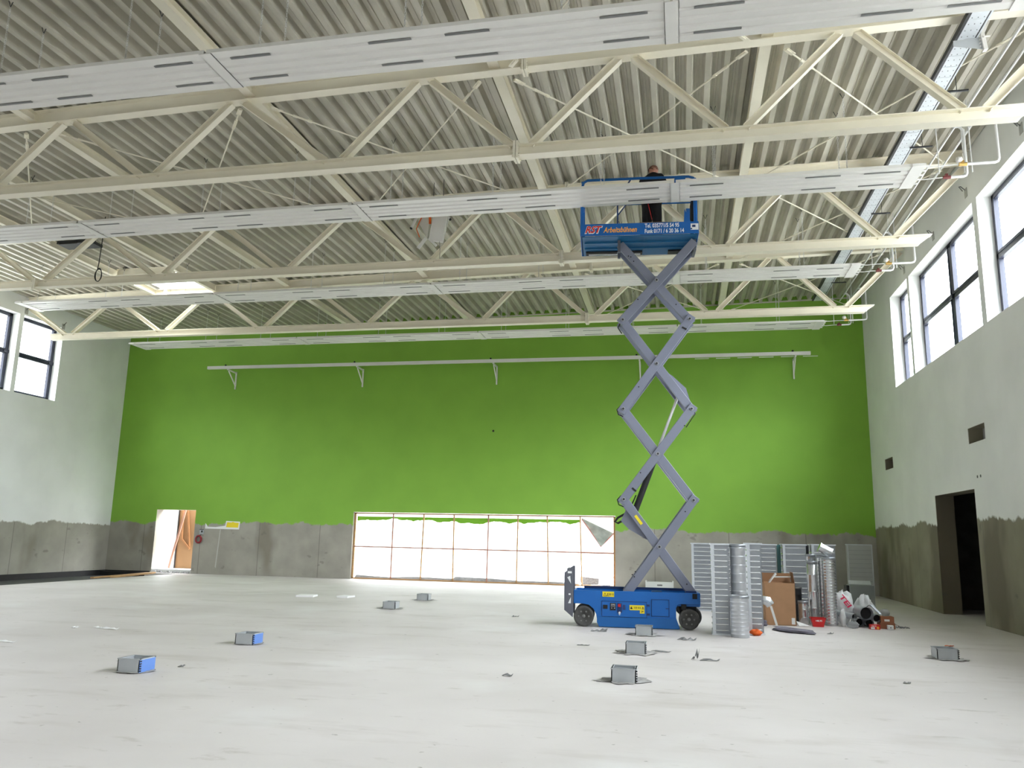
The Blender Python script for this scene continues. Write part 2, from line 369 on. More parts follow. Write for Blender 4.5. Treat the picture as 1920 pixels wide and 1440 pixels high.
# trapezoidal roof deck, ribs run away from the camera
P_ = .342
prof = [(0, .0), (.10, .0), (.145, .15), (.19, .15), (.20, .135), (.235, .135), (.245, .15), (.297, .15), (.342, 0)]
b = MB(); x = XL-.3
while x < XR+.3:
    runs = [(YF, 22.32), (24.2, YB)] if (-18.0 < x+P_/2 < -15.95) else [(YF, YB)]
    for (ya, yb) in runs:
        vs = []
        for (dx, dz) in prof:
            X = x+dx; vs += [(X, ya, zdeck(X)+dz), (X, yb, zdeck(X)+dz)]
        n = len(prof); b.add(vs, [(2*i, 2*i+2, 2*i+3, 2*i+1) for i in range(n-1)])
    x += P_
for (xa, xb, ya, yb) in ((XL-wt, -18.0, YF, YB+wt), (-15.95, XR+wt, YF, YB+wt), (-18.0, -15.95, YF, 22.32), (-18.0, -15.95, 24.2, YB+wt)):
    b.add([(X, Y, zdeck(X)+dz) for X in (xa, xb) for Y in (ya, yb) for dz in (.17, .5)],
          [(0, 1, 3, 2), (4, 6, 7, 5), (0, 4, 5, 1), (2, 3, 7, 6), (0, 2, 6, 4), (1, 5, 7, 3)])
struct('ceiling', b, M_deck, fix=False)
# grey closing angle where the deck meets the green wall, and end closures
b = MB(); b.bar((XL, YB-.02, zdeck(XL)-.02), (XR, YB-.02, zdeck(XR)-.02), .05, .05); struct('trim_2', b, M_deck)
# windows
def window(i, side, a, bb, cols):
    X = (XR+TRH) if side > 0 else (XL-TRH); t = .09*side; z0, z1 = WZ; m = MB()
    xa, xb = sorted((X, X+t)); fwid = .12
    m.box(xa, xb, a, a+fwid, z0, z1); m.box(xa, xb, bb-fwid, bb, z0, z1); m.box(xa, xb, a, bb, z0, z0+fwid); m.box(xa, xb, a, bb, z1-fwid, z1)
    zm = 7.92; ys = [a+(bb-a)*k/cols for k in range(cols+1)]
    for y in ys[1:-1]: m.box(xa, xb, y-.12, y+.12, z0, z1)
    m.box(xa, xb, a, bb, zm-.05, zm+.05)
    xc, xd = sorted((X-.015*side, X+t))
    for k in range(cols):          # inner sash profiles
        for (za, zb) in ((z0+.05, zm-.03), (zm+.03, z1-.05)):
            ya, yb = ys[k]+.10, ys[k+1]-.10
            for r_ in ((ya, ya+.06, za, zb), (yb-.06, yb, za, zb), (ya, yb, za, za+.06), (ya, yb, zb-.06, zb)): m.box(xc, xd, *r_)
        m.box(xc-.02, xd, ys[k]+.0, ys[k]+.22, zm-.06, zm+.06) if side > 0 else m.box(xc, xd+.02, ys[k+1]-.22, ys[k+1], zm-.06, zm+.06)
    o = struct('window_%d' % i, m, M_frame)
    g_ = MB(); xm = X+t*.5; g_.box(xm-.004, xm+.004, a+.08, bb-.08, z0+.08, z1-.08); ob('pane', g_, M_glass, o)
k = 1
for side in (1, -1):
    for (a, bb) in WIN: window(k, side, a, bb, 1 if bb-a < 3 else 2); k += 1
# skylight: white curb, glazing
b = MB(); X0, X1, Y0, Y1 = -18.0, -15.95, 22.32, 24.2
for (xa, xb, ya, yb) in ((X0-.06, X0, Y0-.06, Y1+.06), (X1, X1+.06, Y0-.06, Y1+.06), (X0, X1, Y0-.06, Y0), (X0, X1, Y1, Y1+.06)): b.box(xa, xb, ya, yb, zdeck(X0)-.05, 10.78)
o = struct('window_%d' % k, b, M_panel); g_ = MB(); g_.box(X0, X1, Y0, Y1, 10.68, 10.70); ob('pane', g_, M_glass, o)

# ------------------------------------------------------------------ roof trusses
BN = [4.72, 1.03, -2.66, -6.26, -10.18, -13.92, -17.70, -21.50]
TN = [2.90, -.80, -4.55, -8.38, -12.2, -15.95, -19.75]
def truss(label, y):
    t = thing('roof_truss', label, 'roof truss', (0, y, 8.37), 0, 'steel roof trusses')
    zb = .105; H = .21; Wd = .22
    m = MB(); xr, xl = 5.36, -22.2                       # bottom chord with bevelled ends
    tf = .014
    m.prism([(xl, 0), (xr, 0), (xr+.02, tf), (xl-.01, tf)], 'y', -Wd/2, Wd/2)
    m.prism([(xl-.1, H-tf), (xr+.26, H-tf), (xr+.28, H), (xl-.11, H)], 'y', -Wd/2, Wd/2)
    m.prism([(xl-.01, tf), (xr+.02, tf), (xr+.26, H-tf), (xl-.1, H-tf)], 'y', -.006, .006)
    ob('bottom_chord', m, M_steel, t)
    def zt(x): return zdeck(x)-8.37
    m = MB(); m.ibeam((XL, 0, zt(XL)-.1475), (XR, 0, zt(XR)-.1475), .295, .22)
    ob('top_chord', m, M_steel, t)
    zbn, g1 = .21, .085
    nodes = []
    for i in range(7):
        tx = TN[i]; zz = zt(tx)-.295
        for s_, bx in ((1, BN[i]), (-1, BN[i+1])):
            m = MB(); m.ibeam((bx-s_*g1*1.9, 0, zbn), (tx+s_*g1*1.5, 0, zz), .13, .14, (0, 0, 1), .010, .008)
            ob('diagonal', m, M_steel, t)
    for bx, ex, s_ in ((BN[0], XR-.08, 1), (BN[7], XL+.08, -1)):
        m = MB(); m.ibeam((bx+s_*.17, 0, zbn), (ex, 0, zt(ex)-.36), .15, .16, (0, 0, 1), .011, .009)
        ob('end_brace', m, M_steel, t)
    for sx_ in (-2.76, -17.8):
        for (zc, h_, w_, e) in ((zb, .33, .25, 0), (zt(sx_)-.15, .40, .26, .12)):
            m = MB(); m.box(sx_-.045+e, sx_-.005+e, -w_/2, w_/2, zc-h_/2, zc+h_/2); m.box(sx_+.005+e, sx_+.045+e, -w_/2, w_/2, zc-h_/2, zc+h_/2)
            for yy in (-.09, .09):
                for q in (-.38, -.15, .15, .38): m.cyl((sx_-.07+e, yy, zc+q*h_), (sx_+.07+e, yy, zc+q*h_), .013, 6)
            ob('splice_plate', m, M_steel, t)
    return t
T0 = truss('cream steel roof truss nearest the camera', YT[0])
copy_tree(T0, 'cream steel roof truss behind the raised lift platform, middle one of three', (0, YT[1], 8.37))
T2 = copy_tree(T0, 'cream steel roof truss closest to the green wall', (0, YT[2], 8.37))
for c_ in [c_ for c_ in T2.children if c_.name.startswith('splice_plate')]:
    if min(v.co.x for v in c_.data.vertices) < -17 and max(v.co.z for v in c_.data.vertices) < .6: bpy.data.objects.remove(c_)
# ------------------------------------------------------------------ longitudinal tie beams
TX = [1.6, -3.2, -8.1, -13.05]
bays = [(YF, YT[0], 'before the nearest truss'), (YT[0], YT[1], 'between nearest and middle truss'),
        (YT[1], YT[2], 'between middle and farthest truss'), (YT[2], YB, 'between farthest truss and wall')]
ordn = ['first', 'second', 'third', 'fourth', 'fifth']
for xi, x in enumerate(TX):
    for (ya, yb, w_) in bays:
        m = MB(); m.ibeam((0, ya+.02, 0), (0, yb-.02 if yb < YB else yb, 0), .2, .2, (0, 0, 1), .012, .008)
        z = zdeck(x)-.11; o = ob('tie_beam', m, M_steel, None, (x, 0, z))
        tag(o, 'cream tie beam, %s from the right, %s' % (ordn[xi], w_), 'steel beam', 'tie beams between the trusses')
for x, w_ in ((-18.15, 'left'), (-15.8, 'right')):
    for (ya, yb, v) in bays[1:3]:
        m = MB(); m.ibeam((0, ya+.02, 0), (0, yb-.02, 0), .22, .14, (0, 0, 1), .012, .008)
        o = ob('trimmer_beam', m, M_steel, None, (x, 0, zdeck(x)-.11))
        tag(o, 'trimmer beam on the %s skylight side, %s' % (w_, v), 'steel beam', 'skylight trimmer beams')
m = MB(); m.ibeam((-18.05, 0, 0), (-15.9, 0, 0), .22, .12); o = ob('trimmer_beam', m, M_steel, None, (0, 22.2, zdeck(-17)-.11))
tag(o, 'short pale cross beam at the near edge of the skylight', 'steel beam')
# wind bracing rods with turnbuckles
def rod(p, q, label):
    p, q = Vector(p), Vector(q); d = (q-p).normalized()
    t = thing('brace_rod', label, 'brace rod', p, 0, 'wind bracing rods under the roof'); q2 = q-p
    a, e = d*.28, q2-d*.28
    m = MB(); m.cyl(a, e, .016, 8); ob('rod', m, M_steel, t)
    m = MB(); c0 = d*.75
    m.cyl(c0-d*.2, c0-d*.12, .03, 8); m.cyl(c0+d*.12, c0+d*.2, .03, 8)
    sd = d.cross(Vector((0, 0, 1))).normalized()*.024
    m.cyl(c0-d*.15+sd, c0+d*.15+sd, .009, 6); m.cyl(c0-d*.15-sd, c0+d*.15-sd, .009, 6)
    ob('turnbuckle', m, M_steel, t)
    for c1 in (d*.2, q2-d*.2):
        m = MB(); m.bar(c1-d*.12, c1+d*.12, .09, .012); m.bar(c1-d*.12, c1+d*.02, .05, .05)
        ob('fork_plate', m, M_steel, t)
NX = [6.35, 1.6, -3.2, -8.1, -13.05, -18.3]
def cell(i, ya, yb, where):
    xa, xb = NX[i], NX[i+1]; s_ = .28
    for f_, (p0, p1), w_ in ((0, (xa-s_, xb+s_), 'near right end'), (1, (xb+s_, xa-s_), 'near left end')):
        rod((p0, ya+.12, ztc(p0)-.02-f_*.04), (p1, yb-.12, ztc(p1)-.02-f_*.04), 'bracing rod, %s, %s cross from the right, %s' % (w_, ordn[i], where))
for i in range(5): cell(i, YT[0], YT[1], bays[1][2])
cell(1, 7.5, YT[0], bays[0][2])
cell(0, YT[1], YT[2], bays[2][2]); cell(1, YT[2], YB-.05, bays[3][2]); cell(0, YT[2], YB-.05, bays[3][2])

# ------------------------------------------------------------------ radiant heating panels hung on chains
def chain_mesh(L):
    m = MB(); n = int(L/.052); 
    for i in range(n):
        z = i*.052; a = (i % 2)*math.pi/2; c, s_ = math.cos(a), math.sin(a)
        pts = [(c*.012*u, s_*.012*u, z+w) for u, w in ((1, 0), (1, .05), (-1, .05), (-1, 0))]
        m.tube(pts, .0045, 4, close=True)
    return m.mesh('hanging_chain', M_pipe, True)
CH = chain_mesh(1.56)
clip = MB(); clip.tube([(-.05, 0, .12), (0, 0, 0), (.05, 0, .12)], .008, 5); CLIP = clip.mesh('deck_clip', M_dark)
plate = MB(); plate.box(-.09, .09, -.03, .03, 0, .02); PLATE = plate.mesh('hanger_plate', M_panel)
def panel_sec(xa, xb):
    m = MB(); hw = .475; pr = [(-hw, .06), (-hw, .0)]; n = 5; wv = 2*hw/n
    for i in range(n-1):
        y = -hw+(i+1)*wv; pr += [(y-.045, .0), (y-.018, .024), (y+.018, .024), (y+.045, 0)]
    pr += [(hw, 0), (hw, .06)]
    vs = []
    for (y, z) in pr: vs += [(xa+.02, y, z), (xb-.02, y, z)]
    m.add(vs, [(2*i, 2*i+2, 2*i+3, 2*i+1) for i in range(len(pr)-1)])
    m.box(xa+.02, xb-.02, -.465, .465, .045, .055)
    m.cur = 1
    Ln = xb-xa; st = [.32, 2.55, 3.72, 5.95] if Ln > 5 else [.30, 2.53, 3.62]
    for s_ in st:
        for yy in (-.26, .26):
            m.box(xa+s_, xa+s_+.66, yy*1.09-.022, yy*1.09+.022, -.003, .003)
    return m.mesh('panel_section', [M_panel, M_slot], fix=False)
SEC = [(-20.9, -13.87), (-13.87, -6.93), (-6.93, 0), (0, 4.68)]
SM = [panel_sec(*s) for s in SEC]
def heater(y, label):
    t = thing('radiant_ceiling_panel', label, 'ceiling heating panel', (0, y, 8.8), 0, 'white ceiling heating panels in four rows')
    for me in SM: ob('panel_section', me, None, t)
    for x in (-13.87, -6.93, 0):
        m = MB(); m.box(x-.10, x+.10, -.475, .475, -.012, -.002); m.box(x-.10, x-.092, -.475, .475, -.012, .03); m.box(x+.092, x+.10, -.475, .475, -.012, .03); ob('joint_cover', m, M_panel, t)
    for x in (-20.78, 4.56):
        m = MB(); m.box(x-.12, x+.12, -.52, .52, -.012, .04)
        for yy in (-.4, -.2, 0, .2, .4): m.cyl((x-.2, yy, .03), (x+.2, yy, .03), .02, 6)
        ob('end_cover', m, M_panel, t)
    for x in (3.3, .8, -1.5, -3.8, -6.1, -8.4, -10.7, -13.1, -15.4, -17.7, -20.2):
        for yy in (-.36, .36):
            c = ob('hanging_chain', CH, None, t, (x, yy, .07)); h = ztc(x)+.28-8.8-.14; c.scale = (1, 1, h/1.56)
            ob('deck_clip', CLIP, None, t, (x, yy, .07+h)); ob('hanger_plate', PLATE, None, t, (x, yy, .06))
    return t
HY = (10.31, 16.0, 21.72, 27.30)
for y, l in zip(HY, ('white radiant ceiling panel row nearest the camera, hung on chains', 'white radiant ceiling panel row passing in front of the lift platform',
                     'white radiant ceiling panel row behind the middle truss', 'white radiant ceiling panel row nearest the green wall')): heater(y, l)
# ------------------------------------------------------------------ cable tray, heating pipes
t = thing('cable_tray', 'perforated zinc cable tray running under the roof beside the right wall', 'cable tray', (4.80, YF, 10.02))
m = MB(); L_ = 28.6-YF
m.box(-.13, .13, 0, L_, 0, .004); y = .1
while y < L_-.2: m.box(-.13, .13, y, y+.03, -.006, 0); y += .34
m.cur = 1; y = .22
while y < L_-.2:
    for xx in (-.09, .0, .09): m.box(xx-.006, xx+.006, y, y+.022, -.002, .001)
    y += .17
ob('tray_channel', m, [M_tray, M_dark], t)
m = MB(); m.box(-.18, -.13, 0, L_, 0, .09); ob('side_rail', m, M_dark, t)
m = MB(); m.box(.13, .152, 0, L_, 0, .09); ob('side_rail', m, M_dark, t)
m = MB(); m.box(.152, .18, 0, L_, -.004, .09); ob('side_rail', m, M_tray, t)
for yy in (15.0, 17.2, 20.8, 22.8, 26.5): 
    m = MB(); m.box(.10, .55, yy-YF-.018, yy-YF+.018, -.036, -.008); m.cyl((.35, yy-YF, -.02), (.35, yy-YF, .46), .006, 6)
    ob('support_strut', m, M_dark, t)
t = thing('tray_bracket', 'grey steel bracket with a bent arm fixed beneath the cable tray', 'bracket', (4.80, 13.35, 9.99))
m = MB(); m.prism([(-.20, -.09), (.24, -.19), (.24, .10), (-.05, .012), (-.20, .012)], 'y', 0, .012); ob('bracket_plate', m, M_box, t)
m = MB(); m.bar((.27, 0, -.22), (.24, 0, .08), .09, .06, (1, 0, 0)); m.bar((.24, 0, .08), (.36, 0, .34), .09, .06, (1, 0, 0)); m.cyl((.24, -.06, .0), (.34, -.06, .0), .014, 8)
for k_ in range(4): m.cyl((.20, -.02, -.14+.06*k_), (.20, .03, -.14+.06*k_), .014, 6)
ob('bent_arm', m, M_panel, t)
# two long pipes along the right wall and a drop to each heating panel row
PXS = ((5.49, 9.93, 'inner'), (5.79, 9.93, 'outer'))
for (x, z, w_) in PXS:
    m = MB(); m.cyl((0, YF, 0), (0, 28.4, 0), .022, 10); y = 0
    o = ob('heating_pipe', m, M_pipe, None, (x, 0, z)); tag(o, 'long white heating pipe under the roof by the right wall, %s one' % w_, 'pipe', 'long heating pipes')
def drop(y, label):
    t = thing('heating_connection', label, 'pipe connection', (4.66, y, 8.87), 0, 'pipe drops at the panel ends')
    zz = 9.93-8.87
    for (yy, xe, xo, vm, ex) in ((-.28, 1.36, 5.79-4.66, M_brass, .0), (.28, .98, 5.49-4.66, M_redv, 0)):
        m = MB(); m.tube([(0, yy, 0), (.2, yy, -.015), (.45, yy, 0), (.66 if yy < 0 else .54, yy, 0)], .011, 8)
        ob('flexible_hose', m, M_pipe, t)
        xv = .70 if yy < 0 else .58
        m = MB(); m.cyl((xv-.04, yy, 0), (xv+.10, yy, 0), .035, 10); m.box(xv, xv+.05, yy-.03, yy+.03, -.02, .07); 
        ob('valve', m, vm, t)
        if yy < 0:
            m = MB(); m.smooth = True; m.lathe([(.0, -.05), (.05, -.04), (.065, 0), (.05, .05), (.0, .06)], 12, (xv-.03, yy, .09)); ob('valve_actuator', m, M_panel, t)
        m = MB(); r_ = .07; xc = xe-r_
        m.tube([(xv+.09, yy, 0), (xc, yy, 0), (xc+r_*.7, yy, r_*.3), (xe, yy, r_), (xe, yy, zz-.3), (xe, yy, zz-.08), (xo+(xe-xo)*.5, yy, zz), (xo, yy, zz)], .028, 10)
        ob('insulated_pipe', m, M_pipe, t)
    for xx, rr_ in ((.86, .006), (.41, .01), (1.0, .012)):
        m = MB(); m.cyl((xx, .05, -.02), (xx, .05, 1.5), rr_, 6); ob('hanger_rod', m, M_pipe, t)
    return t
D0 = drop(HY[1], 'white pipe drop with brass valve beside the nearest visible panel row end')
copy_tree(D0, 'white pipe drop with valve at the panel row behind the middle truss', (4.66, HY[2], 8.87))
copy_tree(D0, 'white pipe drop with valve at the panel row nearest the green wall', (4.66, HY[3], 8.87))
# ------------------------------------------------------------------ white rail on brackets on the green wall
t = thing('wall_rail', 'long white rail on five triangular brackets high on the green wall', 'rail', (-7.0, YB, 8.3))
yr = -.72
m = MB(); m.box(-12.05, 11.6, yr-.05, yr+.05, -.03, .09); ob('rail', m, M_panel, t)
for x in (-11.15, -5.5, .06, 5.6, 11.1):
    m = MB(); m.box(x-.025, x+.025, -.05, 0, -.76, -.02); m.bar((x, -.02, -.07), (x, yr, -.05), .05, .05); m.bar((x, -.03, -.62), (x, yr+.1, -.10), .035, .035)
    ob('wall_bracket', m, M_panel, t)
    m = MB(); m.cyl((x-.1, yr, .09), (x-.1, yr, .15), .035, 8); ob('end_knob', m, M_black, t)
m = MB()
for k_ in range(6): m.box(7.6+k_*.75, 8.1+k_*.75, yr+.05, yr+.07, -.075, -.055)
ob('cable_strip', m, M_panel, t)
m = MB(); m.cyl((0, -.01, 0), (0, .0, 0), .04, 12); o = ob('wall_sleeve', m, M_black, None, (-7.033, YB, 5.724)); tag(o, 'small dark round hole sleeve in the middle of the green wall', 'sleeve')
# cables that stick out of small plaster patches on the side walls
def wire(p, side, label):
    t = thing('cable_end', label, 'cable', p, 0, 'loose cable ends above the windows'); s_ = -side
    m = MB(); m.box(*sorted((0, s_*.012)), -.08, .08, -.12, .10); ob('plaster_patch', m, mat('raw_plaster', (.42, .42, .39), .9, var=.1), t, bevel=.005)
    m = MB(); m.tube([(s_*.01, 0, .05), (s_*.10, .02, .16), (s_*.16, -.06, .12), (s_*.12, -.14, -.02)], .012, 6); ob('cable', m, M_scrap, t)
for y, z, l in ((15.94, 9.63, 'at the right frame edge'), (19.05, 9.69, 'just above the big two-part window'), (21.57, 9.61, 'above the middle of the two-part window'), (24.4, 9.64, 'above the pier beside the narrow window')):
    wire((XR, y, z), 1, 'cable end in a plaster patch, right wall, %s' % l)
for y, z, l in ((26.15, 9.40, 'above the corner window'), (24.3, 9.5, 'above the pier between the two windows')): wire((XL, y, z), -1, 'cable end in a plaster patch, left wall, %s' % l)
t = thing('wall_socket_boxes', 'two small dark socket holes side by side on the right wall above the doorway', 'socket', (XR, 19.8, 3.256))
for yy in (-.1, .1):
    m = MB(); m.cyl((-.004, yy, 0), (0, yy, 0), .035, 10); ob('socket_box', m, M_dark, t)
# ------------------------------------------------------------------ hanging unit and cable coil in the roof
t = thing('hanging_housing', 'white sheet metal housing hung askew with orange straps below the heating panels', 'hanging housing', (-5.85, 17.9, 9.0))
m = MB(); m.bar((.10, 0, -.22), (.26, -.1, .62), .36, .05, (0, 1, 0)); m.bar((.10, 0.04, -.22), (.26, .06, .62), .36, .03, (0, 1, 0)); ob('cover_sheet', m, M_panel, t)
m = MB(); m.prism([(-.10, -.16), (-.30, .20), (-.26, .62), (-.02, .62)], 'y', -.1, .05); ob('folded_wing', m, mat('pale_sheet', (.66, .64, .58), .5), t)
m = MB(); m.bar((-.13, -.05, -.14), (-.33, -.05, -.40), .09, .02, (0, 1, 0)); m.bar((-.06, -.05, -.16), (.14, -.04, -.36), .06, .02, (0, 1, 0)); ob('hinge_arm', m, M_panel, t)
m = MB(); m.cyl((-.52, -.08, .12), (-.36, 0, .55), .035, 10); m.cyl((.46, -.06, .30), (.32, 0, .5), .03, 10); m.cur = 1; m.cyl((-.525, -.085, .11), (-.515, -.075, .135), .036, 10); m.cyl((.47, -.065, .285), (.455, -.055, .31), .031, 10); ob('tube_end', m, [M_panel, M_black], t)
m = MB(); m.bar((-.02, -.14, .18), (-.04, -.14, .62), .06, .01, (0, 1, 0)); m.tube([(-.28, -.12, -.14), (-.37, -.12, .08), (-.28, -.12, .30), (-.12, -.12, .60)], .012, 6); ob('orange_strap', m, M_orange, t)
for pts, r_ in (([(.20, -.02, -.24), (.22, 0, -.5), (.18, .1, -.62)], .005), ([(0, .0, .62), (0, 0, 1.5)], .008), ([(.25, 0, .6), (.25, 0, 1.5)], .008)):
    m = MB(); m.tube(pts, r_, 5); ob('hanging_wire', m, M_dark, t)
t = thing('cable_coil', 'black cable hanging from the roof with a small coil at its end, left side', 'cable', (-15.38, 18.2, 8.5))
m = MB(); m.tube([(0.0, 0, 1.66), (.0, 0, 1.2), (-.03, 0, .3), (-.05, 0, .15)], .012, 6); ob('drop_cable', m, M_black, t)
m = MB()
for k_ in range(3): m.tube([((.09+.01*k_)*math.sin(a)-.02*k_, .02*k_, -.02+(.19-.01*k_)*math.cos(a)) for a in [2*math.pi*i/20 for i in range(20)]], .010, 6, close=True)
ob('coil', m, M_black, t)
t = thing('smoke_vent_motor', 'dark flat metal box fixed under the roof deck left of the hanging cable coil', 'vent box', (-17.3, 19.6, 9.93))
m = MB(); m.box(-.6, .55, -.25, .25, .0, .09); ob('housing', m, M_dark, t); m = MB(); m.box(-.5, .1, -.262, -.25, -.02, .05); ob('slotted_front', m, M_black, t)
m = MB(); m.cyl((-.5, 0, .09), (-.5, 0, .23), .012, 6); m.cyl((.5, 0, .09), (.5, 0, .25), .012, 6); ob('hanger_rod', m, M_dark, t)

# ------------------------------------------------------------------ lettering
def text_mb(txt, x0, x1, z0, z1, y, shear=0.0, bold=.0):
    """letters fitted into the rectangle x0..x1, z0..z1 on the plane y, facing -y"""
    cu_ = bpy.data.curves.new('letters', 'FONT'); cu_.body = txt; cu_.shear = shear; cu_.offset = bold; cu_.extrude = 0; cu_.resolution_u = 3
    o = bpy.data.objects.new('letters', cu_); COL.objects.link(o); bpy.context.view_layer.update()
    me = bpy.data.meshes.new_from_object(o.evaluated_get(bpy.context.evaluated_depsgraph_get()))
    vs = [v.co.copy() for v in me.vertices]; fs = [tuple(p.vertices) for p in me.polygons]
    bpy.data.objects.remove(o); bpy.data.curves.remove(cu_); bpy.data.meshes.remove(me)
    ax, bx = min(v.x for v in vs), max(v.x for v in vs); az, bz = min(v.y for v in vs), max(v.y for v in vs)
    m = MB(); n = len(vs)
    P = [(x0+(v.x-ax)/(bx-ax)*(x1-x0), z0+(v.y-az)/(bz-az)*(z1-z0)) for v in vs]
    m.add([(p[0], y, p[1]) for p in P], fs)
    return m
# ------------------------------------------------------------------ scissor lift
LO, LR = (-1.92, 16.45, 0), R(4.5)
lift = thing('scissor_lift', 'blue scissor lift with grey arms fully raised to the roof trusses', 'scissor lift', LO, LR)
m = MB()
prf = [(-.20, .70), (-.20, .44), (-.02, .44), (.10, .42), (.19, .35), (.245, .25), (.26, .16), (.26, .10), (.30, .02), (1.87, .02), (1.84, .10), (1.80, .22), (1.80, .40), (1.83, .46), (1.88, .485), (2.27, .485), (2.27, .70)]
m.prism(prf, 'y', .015, .06); m.prism(prf, 'y', .75, .795)
m.box(-.20, 2.27, .06, .75, .44, .60); m.box(.30, 1.80, .06, .75, .06, .44)
m.box(-.199, -.16, .06, .75, .60, .699); m.box(2.23, 2.269, .06, .75, .60, .699)
ob('chassis', m, M_blue, lift, bevel=.006)
m = MB(); m.box(-.02, 2.22, .745, .80, .70, .745); m.box(-.1, 2.2, .10, .70, .60, .625); m.box(.9, 1.0, .3, .5, .62, .72); m.box(1.35, 1.55, .3, .5, .62, .70); m.box(2.0, 2.2, .1, .3, .62, .735)
ob('inner_frame', m, M_bluedk, lift)
m = MB(); m.prism([(.28, .20), (.26, .10), (.305, .012), (1.86, .012), (1.80, .20)], 'y', .0, .016); ob('lower_skirt', m, mat('skirt_blue', (.006, .115, .38), .45), lift)
m = MB(); m.box(.36, 1.23, .004, .016, .21, .50); m.box(.30, .36, .0, .016, .20, .22); ob('service_door', m, M_blue, lift, bevel=.004)
m = MB()
for a in ((.355, 1.235, .497, .505), (.355, .363, .205, .505), (1.227, 1.235, .205, .505), (.355, 1.235, .203, .209)): m.box(a[0], a[1], .001, .0165, a[2], a[3])
for a in ((1.32, 1.67, .555, .563), (1.32, 1.328, .235, .56), (1.662, 1.67, .235, .56), (1.32, 1.67, .235, .242)): m.box(a[0], a[1], .008, .0165, a[2], a[3])
m.box(1.235, 1.29, .004, .016, .42, .46); m.box(1.235, 1.29, .004, .016, .25, .29); m.box(1.60, 1.67, .004, .016, .385, .40)
ob('door_seam', m, M_bluedk, lift)
m = MB(); m.box(1.335, 1.655, .006, .016, .245, .552); ob('service_door', m, M_blue, lift, bevel=.004)
m = MB(); m.box(.38, .47, -.001, .01, .355, .43); m.cyl((.57, .0, .33), (.57, .0, .33), .01, 4); m.box(.52, .63, -.004, .01, .33, .47); ob('control_box', m, M_black, lift)
m = MB()
for xx, zz in ((.54, .45), (.56, .45), (.58, .45), (.60, .45), (.54, .42), (.57, .42), (.60, .42), (.545, .38), (.60, .38)): m.box(xx, xx+.014, -.007, -.003, zz-.012, zz)
ob('control_print', m, M_wht, lift)
m = MB(); m.box(.66, .75, -.01, .01, .29, .47); m.box(.77, .82, -.006, .01, .35, .44); ob('switch_plate', m, M_bluedk, lift)
m = MB(); m.box(.675, .725, -.022, -.008, .40, .455); m.box(2.15, 2.20, .0, .02, .615, .645); ob('red_switch', m, M_red, lift)
m = MB(); m.cyl((.705, -.03, .29), (.705, -.01, .29), .022, 10); m.tube([(.69, -.02, .285), (.70, -.03, .245), (.72, -.02, .26)], .006, 5); ob('padlock', m, M_pipe, lift)
m = MB(); m.box(2.12, 2.21, -.002, .016, .59, .69); ob('lamp_holder', m, M_black, lift)
m = MB(); m.box(.37, .60, .010, .0145, .585, .685); m.box(.90, 1.19, -.001, .0035, .345, .44); m.box(1.10, 1.19, -.001, .0035, .285, .35)
ob('warning_sticker', m, M_yel, lift)
m = MB()
def tri(m, x, z, s_, y):
    for a, b_ in (((x, z), (x+s_, z)), ((x+s_, z), (x+s_/2, z+s_)), ((x+s_/2, z+s_), (x, z))): m.bar((a[0], y, a[1]), (b_[0], y, b_[1]), .002, .007)
tri(m, .39, .60, .06, .009); m.prism([(.91, .365), (.96, .365), (.935, .42)], 'y', -.003, -.001)
for xx in (.47, .50, .53, .57): m.box(xx, xx+.012, .007, .010, .61, .655)
m.box(.45, .50, .007, .010, .60, .607); tri(m, 1.14, .37, .04, -.003)
for xx in (1.0, 1.03, 1.07, 1.10): m.box(xx, xx+.010, -.004, -.001, .375, .41)
m.bar((1.12, -.003, .30), (1.17, -.003, .33), .002, .008); m.bar((1.12, -.003, .33), (1.17, -.003, .33), .002, .008)
ob('sticker_print', m, M_black, lift)
def wheel(x, y0, y1, rz):
    m = MB(); yc = (y0+y1)/2; h = (y1-y0)/2
    m.lathe([(.0, -h*.55), (.07, -h*.55), (.075, -h*.8), (.14, -h*.7), (.155, -h), (.19, -h), (.20, -h*.7), (.20, h*.7), (.19, h), (.15, h), (.0, h*.8)], 32, axis='y')
    m.cur = 1; m.lathe([(.0, -h*.75), (.03, -h*.75), (.035, -h*.5)], 16, axis='y')
    for k_ in range(6):
        a = k_*math.pi/3; m.cyl((.1*math.cos(a), -h*.80, .1*math.sin(a)), (.1*math.cos(a), -h*.6, .1*math.sin(a)), .018, 8)
    o = ob('wheel', m, [M_tyre, M_hub], lift, (x, yc, .2), (0, 0, rz)); return o
wheel(0, 0, .12, 0); wheel(0, .69, .81, 0); wheel(2.05, -.01, .12, R(-5)); wheel(2.16, .66, .80, R(-5))
m = MB(); m.box(1.85, 2.2, .12, .70, .30, .44); m.cyl((1.95, .03, .48), (1.95, .03, .38), .05, 10); m.bar((1.83, .02, .43), (1.93, .02, .08), .02, .02, (0, 1, 0)); m.box(2.0, 2.26, .1, .7, .43, .49)
ob('steering_yoke', m, M_black, lift)
# ladder frames at the left end
for y in (.0, .765):
    m = MB(); m.prism([(-.39, 1.03), (-.24, 1.155), (-.21, 1.14), (-.205, .30), (-.215, .17), (-.385, .31)], 'y', y, y+.03); o = ob('end_frame', m, M_armdk, lift, bevel=.004)
    if y == 0:
        m = MB(); m.prism([(-.33, .94), (-.27, .97), (-.255, .82)], 'y', -.003, 0); m.prism([(-.31, .44), (-.255, .44), (-.255, .56)], 'y', -.003, 0)
        m.box(-.32, -.24, -.003, 0, 1.02, 1.06); m.box(-.30, -.26, -.003, 0, .60, .63); ob('arrow_sticker', m, M_wht, o)
m = MB()
for z in (.35, .60, .85, 1.08): m.box(-.34, -.29, .03, .765, z, z+.03)
ob('ladder_rung', m, M_armdk, lift)
